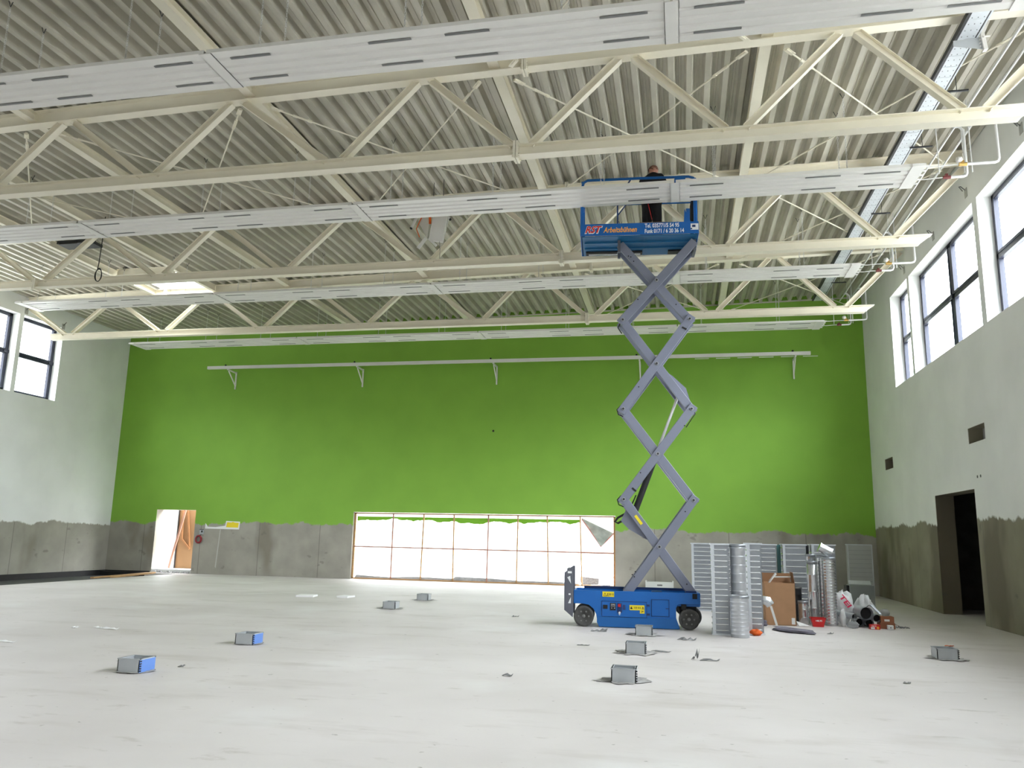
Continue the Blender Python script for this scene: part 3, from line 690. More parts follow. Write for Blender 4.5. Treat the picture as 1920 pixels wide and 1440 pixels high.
# scissor pack
ZP = [.64, 2.51, 4.37, 6.28, 8.0]
for i in range(4):
    a, b_ = ZP[i], ZP[i+1]
    xl0, xr0 = (.80, 2.19); s0 = .84 if i == 0 else xl0; e0 = 2.33 if i == 3 else xr0; s1 = 2.17 if i == 0 else xr0; e1 = .75 if i == 3 else xl0
    for y in (.105, .635):
        m = MB(); p, q = Vector((s0, y+.035, a)), Vector((e0, y+.035, b_)); d = (q-p).normalized()*.09; m.bar(p-d*(0 if i == 0 else 1), q+d*(0 if i == 3 else 1), .07, .175)
        o = ob('scissor_arm', m, M_arm, lift, bevel=.008)
    for y in (.185, .555):
        m = MB(); p, q = Vector((s1, y+.035, a)), Vector((e1, y+.035, b_)); d = (q-p).normalized()*.09; m.bar(p-d*(0 if i == 0 else 1), q+d*(0 if i == 3 else 1), .07, .175)
        o = ob('scissor_arm', m, M_arm, lift, bevel=.008)
    pins = [((s0+e0)/2*.5+(s1+e1)/4, (a+b_)/2)]
    if i < 3: pins += [(xl0, b_), (xr0, b_)]
    for (x, z) in pins:
        m = MB(); m.cyl((x, .085, z), (x, .725, z), .036, 16); m.cur = 1; m.cyl((x, .078, z), (x, .088, z), .024, 8); ob('pivot_pin', m, [M_pin, M_dark], lift)
m = MB()
for (x, z) in ((1.0, .98), (1.02, 1.08), (.96, 1.02), (1.14, 3.05), (1.12, 4.83), (1.12, 6.72), (2.04, 4.02), (2.02, 2.28)): m.cyl((x, .100, z), (x, .106, z), .014, 8)
for (x, z) in ((2.03, .86), (1.92, 6.62), (.98, 7.7), (1.04, 7.6), (.93, 7.72)): m.cyl((x, .180, z), (x, .186, z), .014, 8)
ob('arm_hole', m, M_black, lift)
m = MB(); m.cyl((1.0, .40, 2.2), (1.44, .40, 3.36), .065, 14); ob('hydraulic_cylinder', m, M_black, lift)
m = MB(); m.cyl((1.43, .40, 3.34), (1.95, .40, 4.70), .03, 12); ob('piston_rod', m, M_pipe, lift)
m = MB(); m.prism([(1.02, 2.38), (.84, 2.30), (.74, 2.08), (.90, 1.92), (1.34, 1.67), (1.5, 1.58)], 'y', .27, .29); m.prism([(1.02, 2.38), (.84, 2.30), (.74, 2.08), (.90, 1.92), (1.34, 1.67), (1.5, 1.58)], 'y', .50, .52)
m.cyl((.84, .26, 2.06), (.84, .54, 2.06), .03, 10); ob('cylinder_bracket', m, M_arm, lift)
m = MB(); m.prism([(1.55, 5.28), (1.82, 5.10), (2.10, 4.83), (2.22, 4.42), (2.0, 4.55)], 'y', .27, .29); m.prism([(1.55, 5.28), (1.82, 5.10), (2.10, 4.83), (2.22, 4.42), (2.0, 4.55)], 'y', .50, .52)
m.cyl((2.0, .26, 4.78), (2.0, .54, 4.78), .025, 10); ob('cylinder_bracket', m, M_arm, lift)
HS = [([(.86, .17, z+.07), (.74, .17, z+.08), (.67, .18, z), (.70, .2, z-.10), (.80, .2, z-.14)], .011) for z in (2.5, 4.36)]
HS += [([(.86, .3, 2.24), (.68, .3, 2.14), (.62, .3, 2.06), (.68, .3, 2.03), (.80, .3, 2.10)], .022), ([(.76, .19, 6.26), (.70, .19, 6.12), (.78, .2, 6.0)], .012),
       ([(2.22, .19, 4.36), (2.27, .19, 4.28), (2.2, .2, 4.18), (2.08, .22, 4.0)], .009), ([(1.05, .2, 2.6), (.96, .25, 2.4), (.92, .3, 2.25)], .014)]
for pts, r_ in HS:
    m = MB(); m.tube(pts, r_, 8); ob('hydraulic_hose', m, M_black, lift)
for p0, q0 in (((.97, .10, 2.74), (1.05, .10, 2.67)), ((2.03, .1, 6.10), (2.12, .1, 6.05))):
    m = MB(); m.bar(p0, q0, .012, .035); ob('lock_pin', m, M_black, lift)
m = MB(); dd = Vector((1.39, 0, -.91)).normalized(); c0 = Vector((1.03, .183, 2.19)); m.bar(c0-Vector((0, .003, 0)), c0+Vector((.13, -.003, -.175)), .055, .004, (0, 1, 0)); 
ob('arm_sticker', m, M_yel, lift)
for q in ((2.30, 2.36, .12, .59, 7.80, 8.04), (.70, .76, .14, .20, 7.80, 8.07), (.70, .76, .52, .58, 7.80, 8.02)):
    m = MB(); m.box(*q); ob('platform_bracket', m, M_armdk, lift)
# platform
m = MB(); m.prism([(.0, 8.12), (.0, 8.10), (.80, 7.965), (.80, 8.12)], 'x', -.06, 2.38); m.box(-.02, 2.34, .22, .25, 8.03, 8.06); m.box(-.02, 2.34, .46, .49, 7.99, 8.02); m.prism([(.02, 8.10), (.02, 8.08), (.79, 7.95), (.79, 8.0)], 'x', 1.27, 1.285)
ob('platform_floor', m, mat('platform_underside', (.008, .115, .27), .5, var=.1), lift)
m = MB(); m.box(.0, 1.24, .60, .79, 7.958, 8.03); ob('slide_track', m, M_black, lift); m = MB(); m.box(1.8, 2.36, .60, .79, 7.958, 8.03); ob('slide_track', m, M_black, lift)
m = MB(); m.box(.06, .70, .69, .72, 7.945, 7.957); ob('slide_strip', m, M_wht, lift); m = MB(); m.box(.98, 1.2, .69, .72, 7.945, 7.957); ob('slide_strip', m, M_wht, lift)
m = MB(); m.box(-.10, 2.41, -.02, .0, 8.125, 8.39); m.box(-.10, 2.41, .80, .82, 7.965, 8.39)
for xa_ in (-.10, 2.39): m.prism([(.0, 8.12), (.0, 8.39), (.80, 8.39), (.80, 7.965)], 'x', xa_, xa_+.02)
ob('toe_board', m, M_blue, lift, bevel=.005)
m = MB()
for y in (.02, .78):
    m.tube([(-.06, y, 8.36), (-.06, y, 9.28), (-.035, y, 9.37), (.05, y, 9.42), (1.1, y, 9.43), (2.22, y, 9.43), (2.32, y, 9.40), (2.36, y, 9.30), (2.36, y, 8.36)], .03, 8)
    m.tube([(-.06, y, 8.98 if y < .1 else 9.16), (2.36, y, 8.98 if y < .1 else 9.16)], .018, 8)
    m.box(-.10, -.03, y-.02, y+.02, 8.3, 8.88); m.box(2.31, 2.39, y-.02, y+.02, 8.3, 8.88)
for x in (-.06, 2.36):
    m.tube([(x, .02, 9.38), (x, .78, 9.38)], .025, 8); m.tube([(x, .02, 8.98), (x, .78, 9.0)], .018, 8)
m.box(2.16, 2.24, .06, .10, 8.36, 8.72); m.prism([(2.10, 8.36), (2.26, 8.36), (2.12, 8.68)], 'y', -.01, .02)
ob('guard_rail', m, M_blue, lift)
m = MB(); m.tube([(.70, .06, 8.36), (.70, .06, 8.95), (.98, .06, 9.42)], .018, 8); m.tube([(.70, .06, 8.6), (.92, .06, 8.9)], .014, 8); ob('gate_bar', m, M_bluedk, lift)
m = MB(); m.box(2.28, 2.33, .1, .5, 8.3, 8.95); ob('gate_bar', m, M_black, lift)
m = MB(); m.box(1.92, 2.15, -.03, .10, 9.26, 9.40); ob('platform_control', m, M_blue, lift); 
m = MB(); m.box(2.24, 2.40, -.026, -.021, 8.20, 8.34); ob('harness_sticker', m, M_wht, lift)
m = MB(); m.box(2.27, 2.34, -.029, -.027, 8.26, 8.31); m.box(2.24, 2.27, -.029, -.027, 8.21, 8.24); ob('sticker_print', m, M_bluedk, lift)
yq = -.0235
tb = text_mb('RST', .005, .365, 8.185, 8.345, yq, .35, .03)
ob('lettering', text_mb('RST', -.01, .385, 8.165, 8.35, yq+.0015, .35, .06), M_wht, lift)['label'] = 'white outline of the slanted letters'
ob('lettering', tb, M_redp, lift)['label'] = 'red slanted letters'
ob('lettering', text_mb('Arbeitsbühnen', .395, 1.11, 8.185, 8.31, yq, .3, .022), M_org, lift)['label'] = 'orange slanted letters'
ob('lettering', text_mb('Tel. 035771/5 54 95', 1.275, 2.0, 8.272, 8.368, yq, 0, .028), M_wht, lift)
ob('lettering', text_mb('Funk 0171 / 6 20 36 14', 1.275, 2.10, 8.148, 8.246, yq, 0, .028), M_wht, lift)
# ------------------------------------------------------------------ carton and person on the platform
LM = Matrix.Translation(LO) @ Matrix.Rotation(LR, 4, 'Z')
p = LM @ Vector((1.42, .22, 8.10))
t = thing('open_carton', 'open brown carton standing at the toe board of the lift platform', 'carton', p, LR)
m = MB(); m.box(-.23, .23, -.14, -.135, 0, .34); m.box(-.23, .23, .135, .14, 0, .34); m.box(-.23, -.225, -.14, .14, 0, .34); m.box(.225, .23, -.14, .14, 0, .34); m.box(-.23, .23, -.14, .14, 0, .005); ob('box_body', m, M_card, t)
m = MB(); m.bar((-.23, 0, .34), (-.31, 0, .30), .28, .004); m.bar((.23, 0, .34), (.35, 0, .33), .28, .004); ob('flap', m, M_cardd, t)
def skin_mesh(nodes, edges, sub=2):
    """nodes: name -> ((x,y,z), radius or (rx,ry)); first one is the root"""
    names = list(nodes); me = bpy.data.meshes.new('tmp'); me.from_pydata([nodes[n][0] for n in names], [(names.index(a), names.index(b_)) for a, b_ in edges], [])
    o = bpy.data.objects.new('tmp', me); COL.objects.link(o)
    sk = o.modifiers.new('skin', 'SKIN'); sk.branch_smoothing = .6; sb = o.modifiers.new('sub', 'SUBSURF'); sb.levels = sub; sb.render_levels = sub
    for i, n in enumerate(names):
        r_ = nodes[n][1]; me.skin_vertices[0].data[i].radius = r_ if isinstance(r_, tuple) else (r_, r_); me.skin_vertices[0].data[i].use_root = (i == 0)
    bpy.context.view_layer.update()
    q = bpy.data.meshes.new_from_object(o.evaluated_get(bpy.context.evaluated_depsgraph_get()))
    vs = [v.co.copy() for v in q.vertices]; fs = [tuple(f.vertices) for f in q.polygons]
    bpy.data.objects.remove(o); bpy.data.meshes.remove(me); bpy.data.meshes.remove(q)
    mb = MB(); mb.smooth = True; mb.add(vs, fs); return mb
p = LM @ Vector((1.45, .50, 8.10))
# local person frame: +y is where the chest faces; turned to look away from the camera and to the right
person = thing('person', 'person in black jacket and trousers working on the lift platform, back to the camera', 'person', p, LR+R(-22)); person.scale = (1.09, 1.09, 1.10)
E_ = [('pelvis', 'spine'), ('spine', 'chest'), ('chest', 'neck'), ('neck', 'skull'), ('skull', 'crown'), ('chest', 'shl'), ('shl', 'ell'), ('ell', 'wrl'), ('wrl', 'pml'), ('chest', 'shr'), ('shr', 'elr'), ('elr', 'wrr'), ('wrr', 'pmr'),
      ('pelvis', 'hpl'), ('hpl', 'knl'), ('knl', 'anl'), ('anl', 'tol'), ('pelvis', 'hpr'), ('hpr', 'knr'), ('knr', 'anr'), ('anr', 'tor')]
N_ = {'pelvis': ((0, 0, .95), (.15, .11)), 'spine': ((0, .01, 1.14), (.14, .10)), 'chest': ((0, .03, 1.34), (.12, .075)), 'neck': ((0, .06, 1.50), .055), 'skull': ((.01, .09, 1.62), (.078, .088)), 'crown': ((.01, .085, 1.69), (.066, .08)),
      'shl': ((-.17, .03, 1.41), .045), 'ell': ((-.25, .13, 1.16), .046), 'wrl': ((-.14, .34, 1.20), .032), 'pml': ((-.11, .41, 1.22), .028),
      'shr': ((.17, .03, 1.41), .045), 'elr': ((.27, .14, 1.19), .046), 'wrr': ((.15, .35, 1.24), .032), 'pmr': ((.11, .42, 1.26), .028),
      'hpl': ((-.10, 0, .90), .095), 'knl': ((-.115, .02, .50), .065), 'anl': ((-.12, -.01, .10), .042), 'tol': ((-.13, .14, .045), .036),
      'hpr': ((.10, 0, .90), .095), 'knr': ((.12, .03, .50), .065), 'anr': ((.13, -.01, .10), .042), 'tor': ((.15, .14, .045), .036)}
mb = skin_mesh(N_, E_)
mb.smooth = True
Rx = Matrix.Rotation(R(-28), 4, 'X'); Rz = Matrix.Rotation(R(-42), 4, 'Z'); HM = Matrix.Translation((.01, .09, 1.60)) @ Rz @ Rx
def hp(v): return tuple(HM @ Vector(v))
# head: an egg with jaw, nose, brow, lips and ears
vs, fs = [], []
nr, nc = 14, 18
for i in range(nr+1):
    th = math.pi*i/nr
    for j in range(nc):
        a = 2*math.pi*j/nc; x = math.sin(th)*math.cos(a); y = math.sin(th)*math.sin(a); z = math.cos(th)
        yy = y*.098+.005; xx = x*.078; zz = z*.118
        if z < -.1: xx *= 1-.25*(-z); yy = yy*(1-.12*(-z)) + (.012 if y > 0 else .018)*(-z)
        if y > .93 and -.25 < z < .1: yy += .018
        vs.append(hp((xx, yy, zz+.01)))
for i in range(nr):
    for j in range(nc): fs.append((i*nc+j, i*nc+(j+1) % nc, (i+1)*nc+(j+1) % nc, (i+1)*nc+j))
mb.add(vs, fs)
mb.smooth = False
nose = [(-.012, .095, .015), (.012, .095, .015), (.018, .098, -.025), (-.018, .098, -.025), (0, .122, -.022), (0, .098, .03)]
mb.add([hp(v) for v in nose], [(0, 5, 4), (5, 1, 4), (1, 2, 4), (3, 0, 4), (2, 3, 4)])
for s_ in (-1, 1):
    mb.tube([hp((s_*.080, -.01+.022*math.sin(a), .0+.032*math.cos(a))) for a in [2*math.pi*k_/10 for k_ in range(10)]], .008, 5, close=True)
    mb.tube([hp((s_*.079, -.008, .02)), hp((s_*.081, -.006, -.02))], .014, 6)
# fingers: four and a thumb on each palm
for s_, nm in ((-1, 'pml'), (1, 'pmr')):
    c0 = Vector(N_[nm][0])
    for k_, ln in enumerate((.070, .078, .074, .058)):
        b0 = c0+Vector((0, .02, .027-.018*k_)); mb.tube([b0, b0+Vector((-s_*.01, ln*.5, .0)), b0+Vector((-s_*.03, ln*.8, -.004)), b0+Vector((-s_*.045, ln*.85, -.006))], [.009, .0088, .008, .006], 6)
    b0 = c0+Vector((-s_*.012, -.02, .022)); mb.tube([b0, b0+Vector((-s_*.03, .03, .022)), b0+Vector((-s_*.04, .055, .018))], [.011, .0095, .007], 6)
body = ob('body', mb, M_skin, person, smooth=True)
m = MB(); m.smooth = True       # face marks as children
m = MB()
for s_ in (-1, 1): m.smooth = True; m.lathe([(0, -.008), (.009, -.004), (.009, .004), (0, .008)], 8, hp((s_*.032, .090, .018)))
ob('eye', m, M_dark, person)
m = MB(); m.bar(hp((-.022, .099, -.052)), hp((.022, .099, -.052)), .006, .008); ob('mouth', m, M_redp, person)
vs, fs = [], []                  # short cropped hair cap
for i in range(8):
    th = math.pi*.50*i/7
    for j in range(nc):
        a = 2*math.pi*j/nc; x = math.sin(th)*math.cos(a); y = math.sin(th)*math.sin(a); z = math.cos(th)
        lift_ = .03 if (i > 5 and y > .3) else 0; drop_ = -.045 if (i == 7 and y < .2) else 0
        vs.append(hp((x*.082, y*.103+.003-(.012 if y > .6 and i > 4 else 0), z*.122+.014+lift_+drop_)))
for i in range(7):
    for j in range(nc): fs.append((i*nc+j, i*nc+(j+1) % nc, (i+1)*nc+(j+1) % nc, (i+1)*nc+j))
m = MB(); m.smooth = True; m.add(vs, fs); ob('hair', m, M_hair, person)
J = {k_: N_[k_] for k_ in ('chest', 'spine', 'pelvis', 'shl', 'ell', 'wrl', 'shr', 'elr', 'wrr')}
J = {k_: (v[0], tuple(r_+.022 for r_ in v[1]) if isinstance(v[1], tuple) else v[1]+.02) for k_, v in J.items()}
J['chest'] = ((0, .02, 1.37), (.19, .135)); J['shl'] = ((-.20, .02, 1.44), .085); J['shr'] = ((.20, .02, 1.44), .085); J['collar'] = ((0, .05, 1.535), .088); J['hem'] = ((0, 0, .86), (.185, .14)); J['wrl'] = ((-.155, .31, 1.195), .046); J['wrr'] = ((.165, .32, 1.235), .046)
mb = skin_mesh(J, [('chest', 'spine'), ('spine', 'pelvis'), ('pelvis', 'hem'), ('chest', 'collar'), ('chest', 'shl'), ('shl', 'ell'), ('ell', 'wrl'), ('chest', 'shr'), ('shr', 'elr'), ('elr', 'wrr')])
ob('jacket', mb, M_cloth, person, smooth=True)
J = {'pelvis': ((0, 0, .96), (.165, .125)), 'hpl': ((-.095, 0, .86), .12), 'knl': ((-.105, .02, .50), .105), 'anl': ((-.12, -.01, .09), .08), 'hpr': ((.095, 0, .86), .12), 'knr': ((.105, .03, .50), .105), 'anr': ((.13, -.01, .09), .075)}
mb = skin_mesh(J, [('pelvis', 'hpl'), ('hpl', 'knl'), ('knl', 'anl'), ('pelvis', 'hpr'), ('hpr', 'knr'), ('knr', 'anr')])
ob('trousers', mb, M_cloth, person, smooth=True)
for x in (-.125, .14):
    m = MB(); m.smooth = True; m.tube([(x, -.07, .045), (x, .0, .055), (x, .10, .05), (x+.005, .19, .035)], [.045, .052, .046, .03], 10); ob('shoe', m, M_black, person)
m = MB(); m.tube([(-.02, -.15, .80), (.02, -.14, .62), (.05, -.12, .45)], .007, 6); ob('red_cord', m, M_red, person)

# ------------------------------------------------------------------ raised boxes in the floor
def floor_box(x, y, side, label, w=.30, first=None):
    t = thing('floor_box', label, 'floor box', (x, y, 0), 0, 'steel boxes standing out of the floor')
    h = .165; a = w/2; m = MB()
    m.box(-a, a, -a, -a+.012, 0, h); m.box(-a, a, a-.012, a, 0, h); m.box(-a, -a+.012, -a, a, 0, h); m.box(a-.012, a, -a, a, 0, h)
    m.box(-a+.003, a-.003, -a+.003, a-.003, .001, .05); m.box(-a-.006, a+.006, -a-.006, -a+.02, h-.012, h); m.box(-a-.006, a+.006, a-.02, a+.006, h-.012, h)
    m.box(-a-.006, -a+.02, -a, a, h-.012, h); m.box(a-.02, a+.006, -a, a, h-.012, h)
    ob('box_shell', m, M_box, t)
    m = MB()
    if side == 'blue': m.box(a, a+.003, -a, a, .008, h-.014); ob('side_film', m, M_bluefilm, t)['label'] = 'blue protective film'
    m = MB()
    for k_ in range(5): m.box(a-.004, a+.016, -a+.0+.002, -a+.02, .02+k_*.028, .034+k_*.028)
    ob('side_clip', m, M_dark, t)
    m = MB(); vs = []; n = 22; rr = random.Random(int(x*100+y*10))
    for k_ in range(n):
        an = 2*math.pi*k_/n; r_ = (a+.05+rr.random()*.10*(1 if k_ % 3 else 1.7)) if side != 'blue' else (a+.035+rr.random()*.04)
        vs.append((r_*math.cos(an)*1.15, r_*math.sin(an)*1.1, .004+.012*rr.random()))
    m.add(vs+[(0, 0, .012)], [(k_, (k_+1) % n, n) for k_ in range(n)])
    ob('membrane_collar', m, M_collar, t)
for x, y, s_, l in ((-6.57, 9.2, 'blue', 'steel floor box with a blue side, nearest on the left'), (-6.6, 11.93, 'blue', 'steel floor box with a blue side, second on the left'),
                    (-6.72, 18.62, 'grey', 'grey floor box in the middle distance, left row, third from the camera'), (-6.8, 21.4, 'grey', 'grey floor box farthest away in the left row'),
                    (-.70, 15.5, 'grey', 'grey floor box just in front of the scissor lift wheels'), (-.71, 13.0, 'grey', 'grey floor box halfway between lift and camera, middle row'),
                    (-.715, 10.45, 'grey', 'grey floor box nearest the camera in the middle row'), (3.95, 14.08, 'grey', 'lone grey floor box on the right in front of the doorway')): floor_box(x, y, s_, l)
# ------------------------------------------------------------------ litter on the floor
def scrap(x, y, w, label, mt=M_scrap, h=.06, nm='metal_scrap', cat='scrap'):
    m = MB(); rr = random.Random(int(x*77+y*13)); n = 6; vs = []
    for i in range(n+1):
        u = -w/2+w*i/n; c = .6*h*max(.08, math.sin(i*1.7+rr.random())**2)
        vs += [(u, -.012-.012*rr.random(), .003+c*rr.random()*.5), (u+.02, .012+.02*rr.random(), .003+c)]
    m.add(vs, [(2*i, 2*i+2, 2*i+3, 2*i+1) for i in range(n)])
    m.add([(a, b_, c+.003) for a, b_, c in vs], [(2*i, 2*i+2, 2*i+3, 2*i+1) for i in range(n)])
    tag(ob(nm, m, mt, None, (x, y, .001), (0, 0, rr.random()*.6-.3)), label, cat)
scrap(-3.58, 17.8, .16, 'small dark scrap left of the scissor lift'); scrap(-2.16, 10.31, .13, 'crumpled dark scrap on the open floor in the foreground')
scrap(-1.55, 15.7, .30, 'bent dark strip on the floor before the lift front wheel', h=.10); scrap(.05, 14.95, .32, 'twisted dark strip right of the floor box row', h=.09)
scrap(.16, 12.6, .10, 'upright dark tag of metal on the floor', h=.26); scrap(.36, 12.55, .28, 'flat dark offcut lying beside an upright tag', h=.05)
scrap(-.35, 13.25, .3, 'thin dark sliver right of the middle floor box', h=.03); scrap(2.76, 17.0, .12, 'small scrap before the upright spiral ducts')
scrap(2.73, 11.41, .09, 'tiny scrap on the right foreground floor', h=.03); scrap(-1.6, 13.6, .2, 'thin sliver on the floor left of the middle boxes', h=.02)
scrap(-6.25, 9.65, .08, 'small dark chip behind the nearest left floor box', h=.04)
for x, y, w, l in ((-9.7, 12.75, .34, 'white plastic film scraps at the left, right-hand piece'), (-10.0, 12.85, .2, 'white plastic film scraps at the left, middle piece'), (-10.35, 12.7, .14, 'white plastic film scraps at the left, smallest piece'), (-9.95, 10.8, .3, 'white film scrap at the left frame edge')):
    scrap(x, y, w, l, M_foam, .05, 'film_scrap', 'plastic scrap')
scrap(4.5, 15.8, .16, 'tiny orange strip behind the lone right floor box', M_orange, .02, 'orange_strip', 'strip')
for x, y, a, w, l in ((-10.05, 21.1, .15, .48, 'white foam slab on the far floor, left one of two'), (-9.0, 21.3, -.1, .34, 'white foam slab on the far floor, right one of two')):
    m = MB(); m.box(-w/2, w/2, -.22, .22, 0, .05); tag(ob('foam_slab', m, M_foam, None, (x, y, 0), (0, 0, a), bevel=.008), l, 'foam slab', 'foam slabs')

# ------------------------------------------------------------------ sheeted opening in the green wall
t = thing('timber_lattice', 'timber lattice closing the long low opening in the green wall', 'timber frame', (-7.4, 30.2, 0))
PX = [-12.54, -10.95, -9.73, -8.51, -7.17, -6.03, -4.87, -3.63, -2.40]
rr = random.Random(3)
for i, x in enumerate(PX):
    m = MB(); l_ = rr.uniform(-.04, .04) if 0 < i < 8 else 0; m.bar((x+7.4-l_-(.15 if i in (1, 2) else 0)*.3, 0, .02), (x+7.4+l_, 0, 2.52), .045 if i not in (0, 8) else .07, .05, (0, 1, 0)); ob('upright', m, M_woodp if i in (1, 4) else M_wood, t)
for z in (.03, 2.52):
    m = MB(); m.bar((-5.16, 0, z), (5.02, 0, z), .05, .045); ob('rail', m, M_wood, t)
for i in range(8):
    m = MB(); m.bar((PX[i]+7.4, -.02, 1.235-.004*i), (PX[i+1]+7.4, -.02, 1.235-.004*(i+1)), .03, .05); ob('cross_batten', m, M_woodp, t)
m = MB(); nx, nz = 48, 10; vs = []
xa, xb = -12.5, -3.66
for j in range(nz+1):
    for i in range(nx+1):
        x = xa+(xb-xa)*i/nx; z = .10+(2.45-.10)*j/nz
        vs.append((x+8, .02*math.sin(i*1.3+j*.7)+.012*math.sin(i*3.1-j*1.9), z))
m.smooth = True; m.add(vs, [(j*(nx+1)+i, j*(nx+1)+i+1, (j+1)*(nx+1)+i+1, (j+1)*(nx+1)+i) for j in range(nz) for i in range(nx)])
tag(ob('plastic_sheeting', m, M_film, None, (-8, 30.29, 0), fix=False), 'translucent plastic sheeting with green overspray stretched behind the timber lattice', 'plastic sheet')
t = thing('loose_sheet_flap', 'loose corner of plastic sheeting hanging down in the last bay of the lattice', 'plastic sheet', (-3.62, 30.16, 2.47))
m = MB(); m.smooth = True; A_, B_, C_ = Vector((0, 0, 0)), Vector((1.2, 0, -.55)), Vector((.74, -.12, -1.04)); vs = []; fs = []; n = 8
for i in range(n+1):
    for j in range(i+1):
        u = i/n; v = (j/i if i else 0); q = A_+(B_-A_)*u*(1-v)+(C_-A_)*u*v; q.y += .05*math.sin(u*7+v*5); vs.append(q)
idx = lambda i, j: i*(i+1)//2+j
for i in range(n):
    for j in range(i+1):
        fs.append((idx(i, j), idx(i+1, j), idx(i+1, j+1)))
        if j < i: fs.append((idx(i, j), idx(i+1, j+1), idx(i, j+1)))
m.add(vs, fs); ob('sheet', m, mat('greyish_film', (.42, .45, .40), .5, var=.3, scale=3), t, fix=False)
m = MB(); m.tube([A_+Vector((.02, -.02, -.05)), (A_+C_)/2+Vector((0, -.03, 0)), C_+Vector((0, -.02, 0)), (B_+C_)/2+Vector((0, -.03, 0)), B_+Vector((0, -.02, 0))], .018, 6); ob('tape_edge', m, mat('faded_red_tape', (.55, .20, .16), .7), t)
m = MB(); m.prism([(-12.5, 0), (-3.7, 0), (-3.7, .09), (-4.6, .13), (-6, .12), (-6.9, .17), (-8.4, .20), (-8.5, .12), (-10, .15), (-11, .10), (-12.4, .16)], 'y', 30.235, 30.245)
tag(ob('foil_strip', m, mat('grey_foil', (.40, .41, .42), .6, var=.2, scale=6)), 'grey foil strip along the foot of the plastic sheeting', 'foil')
m = MB(); m.prism([(-3.80, .34), (-3.0, .27), (-3.02, .05), (-3.62, .02)], 'y', 30.55, 30.9); tag(ob('mortar_tub', m, M_scrap), 'grey tub standing outside the last bay of the lattice', 'tub')
m = MB(); m.tube([(-2.47, 30.12, .9), (-2.49, 30.11, .55), (-2.44, 30.12, .35), (-2.50, 30.11, .05)], .012, 6); tag(ob('hanging_rope', m, M_orange), 'orange cord hanging at the right end of the timber lattice', 'cord')
m = MB(); m.tube([(-2.62, 30.14, .0), (-2.55, 30.13, .06), (-2.9, 30.13, .03), (-2.7, 30.12, .09)], .02, 6); tag(ob('foil_crumple', m, M_rag), 'crumpled foil at the foot of the last lattice bay', 'foil')
# doorway at the left of the green wall
m = MB(); m.box(-21.25, -19.45, YB+.02, YB+2.2, -.02, .14); struct('door_1', m, M_white)
m = MB(); rr = random.Random(5)
for k_ in range(26): 
    x = -21.2+1.7*k_/26; m.box(x, x+.05+rr.random()*.04, YB-.05-rr.random()*.05, YB+.03, 0, .03+rr.random()*.07)
tag(ob('mortar_rubble', m, mat('rubble', (.42, .42, .42), .9, var=.4, scale=20)), 'broken mortar edge at the foot of the left doorway', 'rubble', kind='stuff')
m = MB(); m.box(-20.93, -19.6, 31.2, 31.24, .14, 3.0); m.cur = 1; m.box(-20.97, -20.93, 31.15, 31.24, .14, 3.0); tag(ob('site_board', m, [M_board, M_dark]), 'tan board standing outside the left doorway', 'board')
m = MB(); m.box(-21.3, -20.97, 31.26, 31.3, .14, 3.0); tag(ob('white_board', m, M_white), 'white board outside the left doorway beside the tan board', 'board')
m = MB(); m.bar((-21.03, 30.9, .15), (-20.42, 30.95, 2.9), .075, .05, (0, 1, 0)); tag(ob('leaning_timber', m, M_woodp), 'pinkish timber leaning in the left doorway', 'timber')
t = thing('timber_trestle', 'brown timber frame propped against the tan board in the left doorway', 'timber frame', (-20.72, 31.15, 0))
for a, b_ in (((-.03, 0, 2.9), (.02, 0, 1.35)), ((.02, 0, 1.35), (.42, 0, .95)), ((.12, .03, 2.9), (.40, .03, .95))):
    m = MB(); m.bar(a, b_, .07, .05, (0, 1, 0)); ob('timber', m, mat('brown_timber', (.36, .17, .07), .7, var=.15), t)
t = thing('hose_coil', 'red hose coil hanging on the concrete beside the left doorway', 'hose', (-19.2, YB-.04, 1.37))
for k_ in range(2):
    m = MB(); m.tube([((.135-.02*k_)*math.cos(a), -.02*k_, (.15-.02*k_)*math.sin(a)) for a in [2*math.pi*i/20 for i in range(20)]], .024, 8, close=True); ob('hose_turn', m, mat('dull_red', (.30, .02, .03), .5), t)
m = MB(); m.tube([(0, 0, .14), (.02, 0, .2), (.06, 0, .25)], .008, 5); ob('hook', m, M_pipe, t)
t = thing('wall_outlet', 'small grey outlet box on the concrete above the red hose coil', 'outlet', (-19.08, YB, 1.66))
m = MB(); m.box(-.10, .07, -.05, 0, -.09, .10); ob('housing', m, M_box, t); m = MB(); m.box(-.02, .04, -.055, -.05, -.02, .06); m.box(-.10, .09, -.055, -.05, .09, .11); ob('socket_face', m, M_black, t)
m = MB(); pl = [(-18.97, 2.02), (-18.97, 1.80), (-17.45, 1.79), (-17.43, 2.10), (-18.05, 2.12), (-18.08, 1.93), (-18.5, 1.87), (-18.86, 1.88), (-18.9, 1.95)]
m.prism([(x+18.2, z-1.9) for x, z in pl], 'y', -.006, -.002); m.cur = 1; m.prism([(.17, -.03), (.70, -.04), (.72, .155), (.55, .16), (.45, .19), (.40, .16), (.2, .17)], 'y', -.009, -.006)
tag(ob('paint_test_patch', m, [M_foam, M_yel], None, (-18.2, YB, 1.9)), 'white paint edge with a yellow test patch right of the left doorway', 'paint patch')
m = MB(); m.prism([(-18.30, 1.78), (-18.26, 1.78), (-18.34, .25), (-18.39, .3)], 'y', YB-.003, YB); tag(ob('paint_run', m, mat('light_run', (.50, .50, .47), .8)), 'pale vertical paint run below the yellow test patch', 'paint run')
